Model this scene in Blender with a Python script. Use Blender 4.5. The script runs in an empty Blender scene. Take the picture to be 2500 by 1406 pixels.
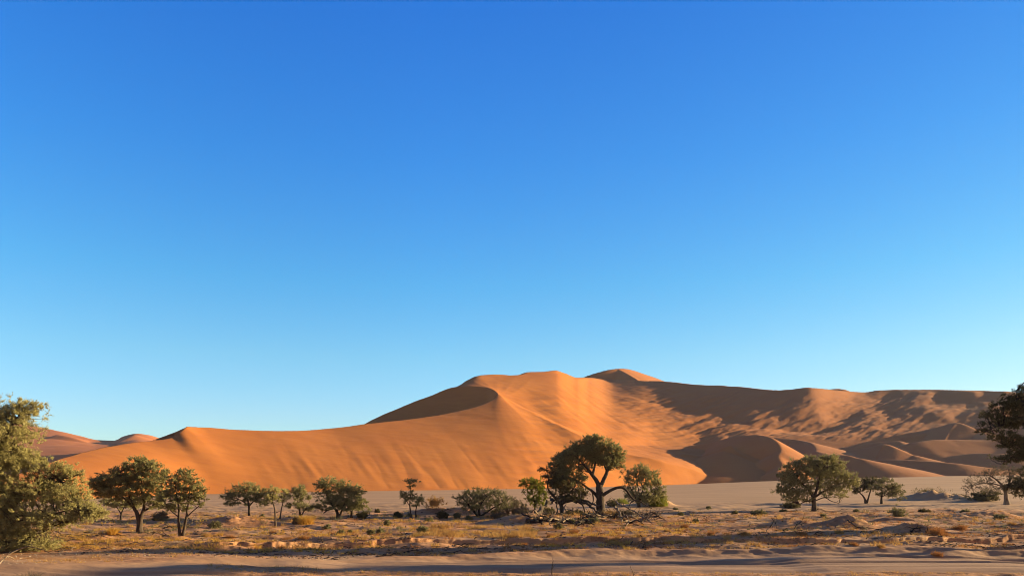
import bpy, math, random
import numpy as np
from mathutils import Vector
random.seed(7)
C = bpy.context.scene
COL = C.collection
# ------------------------------------------------------------------ camera, sky, sun
F = 1819.0            # focal length in photo pixels (photo 2500 wide)
CX, YH, H = 1250.0, 1165.0, 4.5
cam = bpy.data.cameras.new('camera'); co = bpy.data.objects.new('camera', cam); COL.objects.link(co)
co.location = (0, 0, H); co.rotation_euler = (math.radians(90), 0, 0)
cam.sensor_width = 36; cam.lens = F / 2500 * 36; cam.shift_y = (YH - 703) / 2500
cam.clip_start = 0.5; cam.clip_end = 30000
C.camera = co
SUN_EL, SUN_BACK = 11.0, 15.0      # elevation; degrees the sun stands beyond the picture's right-hand side
sun_dir = Vector((math.cos(math.radians(SUN_EL)) * math.cos(math.radians(SUN_BACK)),
                  math.cos(math.radians(SUN_EL)) * math.sin(math.radians(SUN_BACK)),
                  math.sin(math.radians(SUN_EL))))
W = bpy.data.worlds.new('World'); C.world = W; W.use_nodes = True
wn, wl = W.node_tree.nodes, W.node_tree.links
bg = wn['Background']
sky = wn.new('ShaderNodeTexSky'); sky.sky_type = 'NISHITA'; sky.sun_disc = False
sky.sun_elevation = math.radians(SUN_EL); sky.sun_rotation = math.radians(90 - SUN_BACK)
sky.altitude = 600; sky.air_density = 1.0; sky.dust_density = 0.3; sky.ozone_density = 3.0
# tint of this desert sky by elevation (whole sky, for camera and light alike)
tc = wn.new('ShaderNodeTexCoord'); sp = wn.new('ShaderNodeSeparateXYZ'); wl.new(tc.outputs['Generated'], sp.inputs[0])
mul = wn.new('ShaderNodeMix'); mul.data_type = 'RGBA'; mul.blend_type = 'MULTIPLY'; mul.inputs[0].default_value = 1
rmp = wn.new('ShaderNodeValToRGB'); wl.new(sp.outputs['Z'], rmp.inputs[0])
RAMP = [(0.0, (0.769, 0.933, 1.057)), (0.079, (0.769, 0.933, 1.057)), (0.155, (0.68, 1.0, 1.047)), (0.248, (0.435, 0.988, 1.165)), (0.388, (0.255, 0.875, 1.370)), (0.538, (0.150, 0.760, 1.500)), (1.0, (0.150, 0.760, 1.500))]
er = rmp.color_ramp.elements
for i, (p, c) in enumerate(RAMP):
    e = er[i] if i < 2 else er.new(p)
    e.position = p; e.color = (*c, 1)
# unseen sky behind the camera: paler, warmer tint added to redden the dune shadows
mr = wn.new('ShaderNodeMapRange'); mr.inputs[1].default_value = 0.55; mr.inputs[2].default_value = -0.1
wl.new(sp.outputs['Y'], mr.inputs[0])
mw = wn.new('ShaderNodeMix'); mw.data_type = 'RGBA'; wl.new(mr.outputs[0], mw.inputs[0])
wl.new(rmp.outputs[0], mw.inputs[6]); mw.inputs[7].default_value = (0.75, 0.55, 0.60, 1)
# and the side toward the low sun is paler too
mr2 = wn.new('ShaderNodeMapRange'); mr2.inputs[1].default_value = -0.1; mr2.inputs[2].default_value = 0.6
wl.new(sp.outputs['X'], mr2.inputs[0])
ms = wn.new('ShaderNodeMix'); ms.data_type = 'RGBA'; wl.new(mr2.outputs[0], ms.inputs[0])
ms.inputs[6].default_value = (1, 1, 1, 1); ms.inputs[7].default_value = (1.0, 0.80, 0.70, 1)
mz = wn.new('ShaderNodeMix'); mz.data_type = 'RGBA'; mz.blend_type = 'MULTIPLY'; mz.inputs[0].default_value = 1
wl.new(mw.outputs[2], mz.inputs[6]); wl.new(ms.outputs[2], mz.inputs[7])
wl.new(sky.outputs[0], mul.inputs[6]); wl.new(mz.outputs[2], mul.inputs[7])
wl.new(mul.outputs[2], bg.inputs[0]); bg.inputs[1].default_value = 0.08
sl = bpy.data.lights.new('sun', 'SUN'); sl.energy = 5.0; sl.angle = math.radians(0.5); sl.color = (1.0, 0.79, 0.44)
so = bpy.data.objects.new('sun', sl); COL.objects.link(so)
so.rotation_euler = (-sun_dir).to_track_quat('-Z', 'Y').to_euler(); so.location = (200, 100, 100)
C.view_settings.view_transform = 'Standard'; C.view_settings.look = 'None'; C.view_settings.gamma = 1
C.view_settings.exposure = 1.585
C.cycles.pixel_filter_type = 'BLACKMAN_HARRIS'; C.cycles.filter_width = 1.0

# ------------------------------------------------------------------ helpers
rng = np.random.RandomState(11)
_perm = rng.rand(256, 256)
def vnoise(x, y):
    xi = np.floor(x).astype(int); yi = np.floor(y).astype(int)
    fx = x - xi; fy = y - yi
    fx = fx * fx * (3 - 2 * fx); fy = fy * fy * (3 - 2 * fy)
    a = _perm[xi % 256, yi % 256]; b = _perm[(xi + 1) % 256, yi % 256]
    c = _perm[xi % 256, (yi + 1) % 256]; d = _perm[(xi + 1) % 256, (yi + 1) % 256]
    return (a * (1 - fx) + b * fx) * (1 - fy) + (c * (1 - fx) + d * fx) * fy * 1.0 - 0.5
def fbm(x, y, o=4):
    s = 0; a = 1.0
    for k in range(o):
        s = s + a * vnoise(x * 2 ** k + 17.3 * k, y * 2 ** k + 5.1 * k); a *= 0.5
    return s
def sstep(a, b, x):
    t = np.clip((x - a) / (b - a), 0, 1); return t * t * (3 - 2 * t)
def pchip(xs, ys, x):
    xs = np.array(xs, float); ys = np.array(ys, float)
    h = np.diff(xs); dl = np.diff(ys) / h
    m = np.zeros(len(xs)); m[0] = dl[0]; m[-1] = dl[-1]
    for i in range(1, len(xs) - 1):
        if dl[i - 1] * dl[i] > 0:
            w1 = 2 * h[i] + h[i - 1]; w2 = h[i] + 2 * h[i - 1]
            m[i] = (w1 + w2) / (w1 / dl[i - 1] + w2 / dl[i])
    x = np.clip(x, xs[0], xs[-1])
    i = np.clip(np.searchsorted(xs, x) - 1, 0, len(xs) - 2)
    t = (x - xs[i]) / h[i]
    return ((2*t**3 - 3*t**2 + 1) * ys[i] + (t**3 - 2*t**2 + t) * h[i] * m[i] +
            (-2*t**3 + 3*t**2) * ys[i + 1] + (t**3 - t**2) * h[i] * m[i + 1])
def zof(y, d): return H - (y - YH) / F * d
def P(px, y, d): return np.array([(px - CX) / F * d, d, zof(y, d)])
def tag(o, label=None, cat=None, group=None, kind=None):
    if label: o['label'] = label
    if cat: o['category'] = cat
    if group: o['group'] = group
    if kind: o['kind'] = kind
    return o
def mesh_np(name, co_, faces, mat, smooth=True, parent=None):
    """faces: (n,4) or (n,3) int array"""
    me = bpy.data.meshes.new(name)
    co_ = np.ascontiguousarray(co_, dtype=np.float32); faces = np.ascontiguousarray(faces, dtype=np.int32)
    n, k = faces.shape
    me.vertices.add(len(co_)); me.vertices.foreach_set('co', co_.ravel())
    me.loops.add(n * k); me.loops.foreach_set('vertex_index', faces.ravel())
    me.polygons.add(n); me.polygons.foreach_set('loop_start', np.arange(0, n * k, k, dtype=np.int32))
    me.polygons.foreach_set('loop_total', np.full(n, k, dtype=np.int32))
    me.polygons.foreach_set('use_smooth', np.full(n, smooth, dtype=bool))
    me.update(calc_edges=True)
    if isinstance(mat, (list, tuple)):
        for m_ in mat: me.materials.append(m_)
    else: me.materials.append(mat)
    o = bpy.data.objects.new(name, me); COL.objects.link(o)
    if parent: o.parent = parent
    return o
def grid_faces(nu, nv):
    i = np.arange(nu - 1)[:, None]; j = np.arange(nv - 1)[None, :]
    a = i * nv + j
    return np.stack([a, a + nv, a + nv + 1, a + 1], -1).reshape(-1, 4)

# ------------------------------------------------------------------ materials
def newmat(name):
    m = bpy.data.materials.new(name); m.use_nodes = True
    nt = m.node_tree; b = nt.nodes['Principled BSDF']
    b.inputs['Roughness'].default_value = 0.9; b.inputs['Specular IOR Level'].default_value = 0.1
    return m, nt, b
def noise_node(nt, scale, detail=4, vec=None, rough=0.55):
    n = nt.nodes.new('ShaderNodeTexNoise'); n.inputs['Scale'].default_value = scale
    n.inputs['Detail'].default_value = detail; n.inputs['Roughness'].default_value = rough
    if vec: nt.links.new(vec, n.inputs['Vector'])
    return n
def ramp_node(nt, fac, stops):
    r = nt.nodes.new('ShaderNodeValToRGB'); nt.links.new(fac, r.inputs[0])
    e = r.color_ramp.elements
    for i, (p, c) in enumerate(stops):
        q = e[i] if i < 2 else e.new(p)
        q.position = p; q.color = (*c, 1)
    return r
def mapped(nt, scale, rot=(0, 0, 0)):
    g = nt.nodes.new('ShaderNodeNewGeometry'); mp = nt.nodes.new('ShaderNodeMapping')
    nt.links.new(g.outputs['Position'], mp.inputs[0])
    mp.inputs['Scale'].default_value = scale; mp.inputs['Rotation'].default_value = rot
    return mp.outputs[0]
def dune_material(name, c1, c2, c3, c4=None):
    m, nt, b = newmat(name)
    v = mapped(nt, (0.02, 0.012, 0.05))
    n1 = noise_node(nt, 1.0, 5, v)
    r1 = ramp_node(nt, n1.outputs[0], [(0.32, c1), (0.68, c2)])
    v2 = mapped(nt, (0.05, 0.25, 0.3), (0, 0, math.radians(35)))
    n2 = noise_node(nt, 1.0, 6, v2)
    r2 = ramp_node(nt, n2.outputs[0], [(0.45, (0, 0, 0)), (0.75, (1, 1, 1))])
    mx = nt.nodes.new('ShaderNodeMix'); mx.data_type = 'RGBA'
    fm = nt.nodes.new('ShaderNodeMath'); fm.operation = 'MULTIPLY'; fm.inputs[1].default_value = 0.35
    nt.links.new(r2.outputs[0], fm.inputs[0]); nt.links.new(fm.outputs[0], mx.inputs[0])
    nt.links.new(r1.outputs[0], mx.inputs[6]); mx.inputs[7].default_value = (*c3, 1)
    if c4:
        g2 = nt.nodes.new('ShaderNodeNewGeometry'); s2 = nt.nodes.new('ShaderNodeSeparateXYZ'); nt.links.new(g2.outputs['Position'], s2.inputs[0])
        mr_ = nt.nodes.new('ShaderNodeMapRange'); mr_.inputs[1].default_value = 40; mr_.inputs[2].default_value = 200; nt.links.new(s2.outputs['X'], mr_.inputs[0])
        m2 = nt.nodes.new('ShaderNodeMix'); m2.data_type = 'RGBA'; nt.links.new(mr_.outputs[0], m2.inputs[0]); nt.links.new(mx.outputs[2], m2.inputs[6]); m2.inputs[7].default_value = (*c4, 1); mx = m2
    nt.links.new(mx.outputs[2], b.inputs['Base Color'])
    n3 = noise_node(nt, 0.8, 5, mapped(nt, (0.5, 1.2, 1)))
    bp = nt.nodes.new('ShaderNodeBump'); bp.inputs['Strength'].default_value = 0.25; bp.inputs['Distance'].default_value = 0.25
    nt.links.new(n3.outputs[0], bp.inputs['Height']); nt.links.new(bp.outputs[0], b.inputs['Normal'])
    b.inputs['Roughness'].default_value = 0.95
    return m
M_DUNE = dune_material('orange_sand', (0.425, 0.137, 0.026), (0.485, 0.172, 0.034), (0.350, 0.108, 0.027), (0.350, 0.138, 0.054))
M_FAR = dune_material('far_sand', (0.42, 0.140, 0.046), (0.48, 0.170, 0.058), (0.36, 0.115, 0.045))

# ------------------------------------------------------------------ terrain
FOOT_PX = [-900, 100, 300, 510, 900, 1250, 1640, 1900, 2350, 3300]
FOOT_Y  = [1228, 1222, 1212, 1205, 1198, 1193, 1183, 1172, 1160, 1152]
FOOT_D  = [130, 148, 180, 225, 250, 285, 380, 430, 480, 520]
def plain_z(px, d):
    fd = pchip(FOOT_PX, FOOT_D, px); zf = zof(pchip(FOOT_PX, FOOT_Y, px), fd)
    return zf * sstep(90, fd, d)

def layer(tab):
    t = np.array(tab, float)
    return lambda px: (pchip(t[:, 0], t[:, 1], px), pchip(t[:, 0], t[:, 2], px))
L_A = layer([(-900, 1226, 145), (-100, 1192, 155), (60, 1150, 188), (160, 1115, 222), (250, 1093, 250), (330, 1079, 272), (370, 1075, 282),
             (420, 1067, 292), (440, 1053, 299), (458, 1041, 310), (500, 1043, 322), (600, 1049, 334), (700, 1051, 346), (800, 1046, 368),
             (880, 1036, 384), (1000, 1023, 409), (1100, 1007, 431), (1180, 986, 453), (1206, 973, 467), (1216, 962, 478),
             (1240, 976, 472), (1300, 1009, 450), (1400, 1056, 412), (1500, 1098, 395), (1600, 1122, 390), (1675, 1140, 398),
             (1760, 1165, 408), (1900, 1160, 450), (2100, 1145, 480), (2350, 1128, 500), (3300, 1110, 530)])
L_C = layer([(-900, 1226, 149), (-100, 1192, 159), (60, 1150, 192), (160, 1115, 226), (250, 1093, 254), (330, 1079, 276), (368, 1075, 286),
             (400, 1065, 305), (430, 1053, 314), (445, 1047, 315), (460, 1041.5, 315), (500, 1043.5, 326), (600, 1049.5, 338), (700, 1051.5, 350),
             (800, 1046.5, 372), (848, 1060, 452), (872, 1045, 452), (884, 1038.5, 452), (897, 1031, 452), (906, 1026, 453), (925, 1017, 456), (940, 1010, 460), (1000, 985, 487), (1050, 966, 503), (1110, 945, 515),
             (1150, 943, 510), (1185, 946, 503), (1205, 952, 493), (1214, 958, 483), (1216.5, 962, 479),
             (1240, 974, 477), (1300, 1004, 463), (1400, 1049, 436), (1500, 1081, 450), (1600, 1089, 485), (1700, 1084, 508),
             (1770, 1063, 524), (1850, 1058, 525), (2000, 1065, 523), (2200, 1060, 530), (2400, 1050, 540), (3300, 1030, 560)])
L_W = layer([(-900, 1226.5, 153), (370,1075.5,290), (400,1065.5,309), (430,1053.5,318), (460, 1042.5, 319), (848, 1062, 456), (872, 1047, 456), (906, 1027.5, 457), (940, 1011, 464), (1000, 986, 490), (1050, 967, 506), (1108, 946, 518),
             (1125, 941, 524), (1139, 932, 536), (1176, 920, 551), (1220, 918, 565), (1290, 914, 586), (1357, 912, 606), (1408, 925, 636),
             (1440, 924, 690), (1480, 930, 722), (1500, 941, 698), (1560, 951, 662), (1630, 975, 622), (1700, 991, 598), (1770, 1018, 572),
             (1850, 1045, 545), (2000, 1055, 545), (2100, 1010, 588), (2170, 976, 630), (2280, 968, 628), (2400, 972, 614), (2500, 977, 606), (3300, 985, 600)])
L_S = layer([(-900, 1227, 156), (370,1076,294), (400,1066,313), (430,1054,322), (460, 1043.5, 323), (848, 1064, 460), (872, 1049, 460), (906, 1029, 461), (940, 1012, 468), (1000, 987, 494), (1050, 968, 510), (1108, 947, 522),
             (1125, 938, 531), (1139, 929, 543), (1176, 915, 560), (1220, 914, 573), (1255, 917, 584), (1289, 908, 596), (1323, 907, 603),
             (1357, 904, 616), (1380, 911, 630), (1408, 921, 648), (1440, 921, 705), (1480, 927, 735), (1540, 928, 718), (1615, 930, 690),
             (1700, 938, 660), (1800, 943, 636), (1900, 952, 614), (1975, 946, 612), (2040, 952, 630), (2110, 957, 652), (2150, 952, 656),
             (2250, 950.5, 652), (2400, 953, 634), (2500, 957, 624), (3300, 965, 622)])

def base_dune(px, d):
    zs, ds = [], []
    fd = pchip(FOOT_PX, FOOT_D, px); zf = zof(pchip(FOOT_PX, FOOT_Y, px), fd)
    ya, da = L_A(px); za = zof(ya, da)
    yc, dc = L_C(px); zc = zof(yc, dc)
    yw, dw = L_W(px); zw = zof(yw, dw)
    ys, ds_ = L_S(px); zs_ = zof(ys, ds_)
    # hidden valley between the front crest and the slip face behind it
    g = sstep(846, 852, px) * (1 - sstep(1205, 1216, px)) + sstep(372, 395, px) * (1 - sstep(440, 458, px))
    dv = da + (dc - da) * 0.3; zv = za + (zc - za) * 0.3
    zv = zv * (1 - g) + np.minimum(zv, za - 0.5 * (dv - da)) * g
    # where there is nothing behind the front crest the dune just falls away
    m = (px <= 372) | ((px >= 455) & (px <= 850))
    for k_, (arr_d, arr_z) in enumerate([(dv, zv), (dc, zc), (dw, zw), (ds_, zs_)]):
        arr_d[m] = (da + 4 * (k_ + 1))[m]; arr_z[m] = (za - 1.9 * (k_ + 1))[m]
    # fall lines of the front face run down to the right: look the crest up to the left
    pc, dA, zA = px, da, za
    for it in range(4):
        t = np.clip((d - fd) / np.maximum(dA - fd, 1e-3), 0, 1)
        pc = px - 150 * (1 - t) ** 1.15 * sstep(100, 400, px) * (1 - sstep(1250, 1640, px))
        wd = (1 - t) ** 0.7 * (25 + 60 * sstep(600, 1100, px))
        yA = 0; dA = 0
        for k_ in (-1, -0.5, 0, 0.5, 1):
            y_, d_ = L_A(pc + k_ * wd); yA = yA + y_ / 5; dA = dA + d_ / 5
        zA = zof(yA, dA)
    z = np.full(d.shape, -6.0)
    def seg(z, d0, z0, d1, z1, p=1.0):
        t = np.clip((d - d0) / np.maximum(d1 - d0, 1e-3), 0, 1)
        m_ = (d >= d0) & (d < d1)
        return np.where(m_, z0 + (z1 - z0) * t ** p, z)
    z = seg(z, fd - 30, zf - 6, fd, zf - 0.15)
    fade = 1 - sstep(1300, 1650, px)
    tt = np.clip((d - fd) / np.maximum(dA - fd, 1e-3), 0, 1)
    z = np.where((d >= fd) & (d < da), zf + (zA - zf) * tt ** (1.0 + 0.12 * fade), z)
    z = seg(z, da, za, dv, zv); z = seg(z, dv, zv, dc, zc)
    pb, dB, zB = px, dc, zc
    for it in range(4):
        t = np.clip((d - dB) / np.maximum(dw - dB, 1e-3), 0, 1)
        wd = 90 * t ** 0.7 * sstep(1100, 1180, px) * (1 - sstep(1400, 1600, px))
        yB = 0; dB = 0
        for k_ in (-1, -0.5, 0, 0.5, 1):
            y_, d_ = L_C(px + k_ * wd); yB = yB + y_ / 5; dB = dB + d_ / 5
        zB = zof(yB, dB)
    usem = (px > 1100) & (px < 1600)
    z = np.where(usem & (d >= dc) & (d < dw), zB + (zw - zB) * np.clip((d - dB) / (dw - dB), 0, 1), seg(z, dc, zc, dw, zw, 1.0))
    z = seg(z, dw + 1e6, zw, dw + 2e6, zw); z = seg(z, dw, zw, ds_, zs_)
    zb = zs_ - 0.45 * (d - ds_)
    z = np.where(d >= ds_, np.maximum(zb, -6), z)
    return z

def ridge_prim(x, y, z, pts, sr, sl_, soft=2.0):
    """raise a ridge with the crest polyline pts=[(px,y,d)]; sr slope on its right-hand side (near side when drawn left to right)"""
    p = np.array([P(*q) for q in pts])
    # densify with smooth interpolation
    s = np.concatenate([[0], np.cumsum(np.hypot(*np.diff(p[:, :2], axis=0).T))])
    n = max(12, int(s[-1] / 4)); ss = np.linspace(0, s[-1], n)
    q = np.stack([pchip(s, p[:, k], ss) for k in range(3)], -1)
    R = (q[:, 2].max() + 10) / min(sr, sl_)
    R = min(R, 110)
    mask = (x > q[:, 0].min() - R) & (x < q[:, 0].max() + R) & (y > q[:, 1].min() - R) & (y < q[:, 1].max() + R)
    X, Y = x[mask], y[mask]
    best = np.full(X.shape, 1e18); sb = np.zeros(X.shape)
    for i in range(n):
        dd = (X - q[i, 0]) ** 2 + (Y - q[i, 1]) ** 2
        m_ = dd < best; best = np.where(m_, dd, best); sb = np.where(m_, ss[i], sb)
    fs = np.linspace(0, s[-1], n * 12)
    ker = np.ones(15) / 15
    fq = np.stack([np.convolve(np.pad(np.interp(fs, ss, q[:, k]), 7, mode='edge'), ker, 'valid') for k in range(3)], -1)
    ft = np.gradient(fq[:, :2], axis=0); ft /= np.linalg.norm(ft, axis=1)[:, None] + 1e-9
    for w in (ss[1] * 0.9, ss[1] * 0.24, ss[1] * 0.06):
        b0 = sb.copy(); best = np.full(X.shape, 1e18)
        for k in (-1, -0.5, 0, 0.5, 1):
            sc = np.clip(b0 + k * w, 0, s[-1])
            dd = (X - np.interp(sc, fs, fq[:, 0])) ** 2 + (Y - np.interp(sc, fs, fq[:, 1])) ** 2
            m_ = dd < best; best = np.where(m_, dd, best); sb = np.where(m_, sc, sb)
    zc = np.interp(sb, fs, fq[:, 2])
    dx = X - np.interp(sb, fs, fq[:, 0]); dy = Y - np.interp(sb, fs, fq[:, 1])
    side = (np.interp(sb, fs, ft[:, 0]) * dy - np.interp(sb, fs, ft[:, 1]) * dx) / (np.sqrt(best) + 1e-6)
    dist = np.sqrt(best + soft ** 2) - soft
    sl2 = sr + (sl_ - sr) * (0.5 + 0.5 * np.clip(side * 1.3, -1, 1))
    zz = zc - sl2 * dist 
    out = z.copy()
    k = 0.6
    a, b_ = z[mask], zz
    hh = np.clip(0.5 + 0.5 * (b_ - a) / k, 0, 1)
    out[mask] = np.where(np.abs(b_ - a) < k, a * (1 - hh) + b_ * hh + k * hh * (1 - hh) * 0.5, np.maximum(a, b_))
    return out

PRIMS = [
 # pyramid peak behind the ridge
 ([(1420, 922, 745), (1452, 911, 752), (1508, 899.5, 768), (1545, 904, 800), (1584, 917, 832), (1630, 934, 860)], 0.50, 0.5, 0.7),
 ([(1508, 899.5, 768), (1532, 912, 742), (1556, 926, 718)], 0.42, 0.5, 0.7),
 ([(2000, 954, 720), (2040, 948.5, 720), (2062, 950, 715), (2090, 962, 712)], 0.4, 0.5),
 # centre dune with the big dark slip face
 ([(1570, 1100, 478), (1600, 1098, 486), (1690, 1087, 494), (1740, 1080, 489), (1800, 1064, 476), (1840, 1061, 464), (1880, 1067, 449),
   (1898, 1080, 438), (1906, 1098, 428), (1898, 1112, 420), (1908, 1131, 410), (1895, 1150, 400)], 0.46, 0.55),
 ([(1893, 1068, 512), (1940, 1072, 506), (1975, 1079, 490), (1990, 1090, 474), (1992, 1102, 462)], 0.5, 0.25),
 ([(1765, 1103, 444), (1783, 1086, 450), (1800, 1098, 449), (1845, 1103, 455)], 0.35, 0.3),
 ([(2065, 1091, 505), (2137, 1080, 507), (2195, 1076, 505)], 0.45, 0.15),
 ([(2050, 1102, 485), (2105, 1094, 478), (2130, 1090, 476), (2158, 1083, 474), (2185, 1092, 468), (2232, 1112, 460)], 0.40, 0.25),
 ([(2192, 1090, 488), (2240, 1079, 492), (2300, 1073, 497), (2380, 1074, 498), (2480, 1076, 494), (2600, 1080, 490)], 0.5, 0.14),
 ([(2050, 1138, 455), (2110, 1126, 449), (2160, 1121, 443), (2260, 1124, 434), (2360, 1134, 426), (2450, 1146, 424)], 0.5, 0.12),
 ([(1975, 1118, 436), (2020, 1110, 436), (2062, 1110, 431), (2100, 1120, 424)], 0.5, 0.2),
 ([(2330, 1112, 470), (2390, 1106, 468), (2450, 1108, 462), (2520, 1114, 458)], 0.45, 0.15),
 ([(2240, 1054, 545), (2290, 1042, 540), (2335, 1031, 535), (2365, 1040, 528), (2400, 1056, 520)], 0.35, 0.30),
 ([(2235, 1044, 584), (2300, 1036, 578), (2370, 1026, 568), (2450, 1017, 560), (2600, 1014, 552)], 0.5, 0.2),
 ([(2030, 1118, 452), (2062, 1132, 446), (2100, 1145, 438), (2155, 1161, 430)], 0.30, 0.5),
]
def dune_z(px, d):
    x = (px - CX) / F * d
    z = base_dune(px, d)
    yimg = YH - (z - H) / d * F
    # wind streaks running down the front face, growing toward the foot
    q = (px - (yimg - 1040) * 0.75)
    front = sstep(500, 760, px) * (1 - sstep(1400, 1600, px)) * sstep(1045, 1150, yimg) * (1 - sstep(1186, 1196, yimg))
    z = z + front * 0.5 * (np.abs(fbm(q / 55.0, yimg / 200.0, 3)) - 0.2) * (d < 450)
    # gullied, lumpy walls of the amphitheatre
    rx = (x * 0.75 + d * 0.35); ry = (d * 0.75 - x * 0.5)
    lump = sstep(1560, 1780, px) * sstep(960, 1000, yimg) * (1 - sstep(1062, 1085, yimg)) * (px < 3400)
    lumpf = sstep(1440, 1600, px) * (1 - sstep(2150, 2260, px)) * sstep(950, 985, yimg) * (1 - sstep(1066, 1080, yimg))
    z = z + lump * 1.7 * fbm(rx / 30.0, ry / 8.0, 4) + lumpf * 1.2 * fbm(rx / 13.0 + 3, ry / 3.6, 3)
    lump2 = sstep(2120, 2220, px) * (1 - sstep(1000, 1060, yimg)) * sstep(952, 962, yimg)
    z = z + lump2 * 2.8 * fbm(rx / 30.0 + 9, ry / 14.0, 3)
    fl = sstep(1230, 1320, px) * (1 - sstep(1760, 1860, px)) * sstep(925, 960, yimg)
    z = z + fl * (0.6 * fbm(rx / 10.0, ry / 30.0, 3) + 0.8 * fbm(rx / 34.0, ry / 4.5, 3))
    for pr in PRIMS:
        z = ridge_prim(x, d, z, pr[0], pr[1], pr[2], soft=pr[3] if len(pr) > 3 else 1.6)
    z = z + 0.25 * fbm(x / 14.0, d / 9.0, 3) * (z > 1)
    return z

def build_dunes():
    pxs = np.arange(-760, 3260, 2.6)
    ds = np.concatenate([np.arange(120, 196, 1.2), np.arange(196, 540, 0.9), np.arange(540, 700, 1.2), np.arange(700, 960, 3.0)])
    PX, D = np.meshgrid(pxs, ds, indexing='ij')
    Z = dune_z(PX, D)
    co_ = np.stack([(PX - CX) / F * D, D, Z], -1).reshape(-1, 3)
    o = mesh_np('sand_dune', co_, grid_faces(len(pxs), len(ds)), M_DUNE)
    tag(o, kind='structure')
build_dunes()

def build_far():
    sky_l = layer([(-1600, 1040, 1300), (-300, 1030, 1280), (40, 1034, 1260), (110, 1044, 1230), (150, 1053, 1200), (200, 1065, 1180), (240, 1074, 1160),
                   (280, 1075, 1160), (300, 1065, 1170), (335, 1058, 1180), (360, 1061, 1190), (400, 1072, 1210), (460, 1090, 1220), (900, 1110, 1250)])
    pxs = np.arange(-1600, 800, 4.0); ds = np.arange(700, 1600, 3.0)
    PX, D = np.meshgrid(pxs, ds, indexing='ij'); x = (PX - CX) / F * D
    ys, dd = sky_l(PX); zs = zof(ys, dd)
    z0, d0 = zof(1150, 800), 760
    zm, dm = zof(1102, 980), 980
    t = np.clip((D - d0) / (dm - d0), 0, 1); t2 = np.clip((D - dm) / (dd - dm), 0, 1)
    z = np.where(D < dm, -5 + (zm + 5) * t, zm + (zs - zm) * t2)
    z = np.where(D > dd, np.maximum(zs - 0.4 * (D - dd), -6), z)
    for pts, sr, s2 in [([(-300, 1120, 900), (60, 1112, 905), (150, 1108, 900), (215, 1103, 895), (300, 1090, 880)], 0.5, 0.08),
                        ([(140, 1060, 1120), (175, 1066, 1110), (215, 1080, 1095), (250, 1086, 1080)], 0.45, 0.15),
                        ([(270, 1079, 1140), (300, 1068, 1130), (330, 1060, 1125)], 0.4, 0.3)]:
        z = ridge_prim(x, D, z, pts, sr, s2)
    z = z + 1.2 * fbm(x / 60, D / 30, 3)
    o = mesh_np('hills', np.stack([x, D, z], -1).reshape(-1, 3), grid_faces(len(pxs), len(ds)), M_FAR)
    tag(o, kind='structure')
build_far()

# ------------------------------------------------------------------ ground (pan, scrub flat, eroded banks, wheel track)
def line_depth(tab, px, zl):
    t = np.array(tab, float)
    return (H - zl) * F / (pchip(t[:, 0], t[:, 1], px) - YH)
BANK1 = [(-900, 1345), (0, 1345), (420, 1336), (620, 1328), (760, 1322), (1000, 1317), (1250, 1313), (1500, 1312), (1750, 1311), (2000, 1315), (2250, 1312), (2500, 1306), (3400, 1300)]
BANK3 = [(-900, 1355), (600, 1350), (700, 1346), (850, 1341), (1000, 1337), (1150, 1333), (1300, 1334), (1700, 1329), (2200, 1336), (2500, 1330), (3400, 1325)]
BANK2 = [(-900, 1420), (0, 1398), (250, 1388), (500, 1373), (750, 1366), (1000, 1355), (1250, 1347), (1500, 1341), (2000, 1339), (2500, 1338), (3400, 1338)]
# low sand humps: px, y of the centre, half width m, half depth m, height m
HUMPS = [(1290, 1280, 2.6, 1.6, 1.0), (1340, 1276, 2.5, 1.5, 0.7), (1420, 1272, 5.0, 2.0, 0.5), (2070, 1289, 2.8, 1.6, 0.95), (1935, 1287, 1.7, 1.2, 0.6),
         (2240, 1298, 2.6, 1.5, 0.7), (2205, 1270, 1.8, 1.3, 0.5), (2345, 1268, 2.0, 1.5, 0.5), (2420, 1262, 3.5, 1.6, 0.7), (560, 1283, 1.6, 1.2, 0.35),
         (600, 1281, 3.0, 1.4, 0.8), (240, 1318, 1.2, 0.8, 0.3), (440, 1319, 1.2, 0.8, 0.3), (575, 1306, 2.0, 0.9, 0.3), (1120, 1284, 1.6, 1.0, 0.2),
         (2265, 1219, 3.4, 2.2, 1.5), (2330, 1220, 3.2, 2.0, 1.0), (2390, 1222, 3.0, 2.0, 0.7), (1612, 1236, 2.6, 2.2, 1.5), (1150, 1256, 4.0, 2.0, 0.7),
         (1065, 1255, 3.0, 1.8, 0.5), (1640, 1270, 2.0, 1.2, 0.25), (1800, 1262, 2.4, 1.4, 0.3), (2490, 1285, 2.4, 1.4, 0.4), (780, 1318, 1.6, 0.5, 0.3),
         (1560, 1318, 0.0, 0.0, 0.0), (2270, 1318, 1.6, 0.6, 0.35), (2160, 1258, 1.5, 1.0, 0.3), (1510, 1236, 1.6, 1.2, 0.4), (760, 1272, 1.8, 1.0, 0.2)]
def hump_z(x, d):
    z = np.zeros(np.shape(x))
    for (px, y, a, b, h) in HUMPS:
        if h == 0: continue
        d0 = H * F / (y - YH)
        d0 = (H - float(plain_z(np.array([px]), np.array([d0]))[0])) * F / (y - YH)
        x0 = (px - CX) / F * d0
        # steeper on the windward right, long tail on the left
        u = (x - x0); a2 = np.where(u < 0, a * 1.5, a * 0.75)
        z = z + h * np.exp(-(u / a2) ** 2 - ((d - d0) / b) ** 2)
    return z
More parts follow.
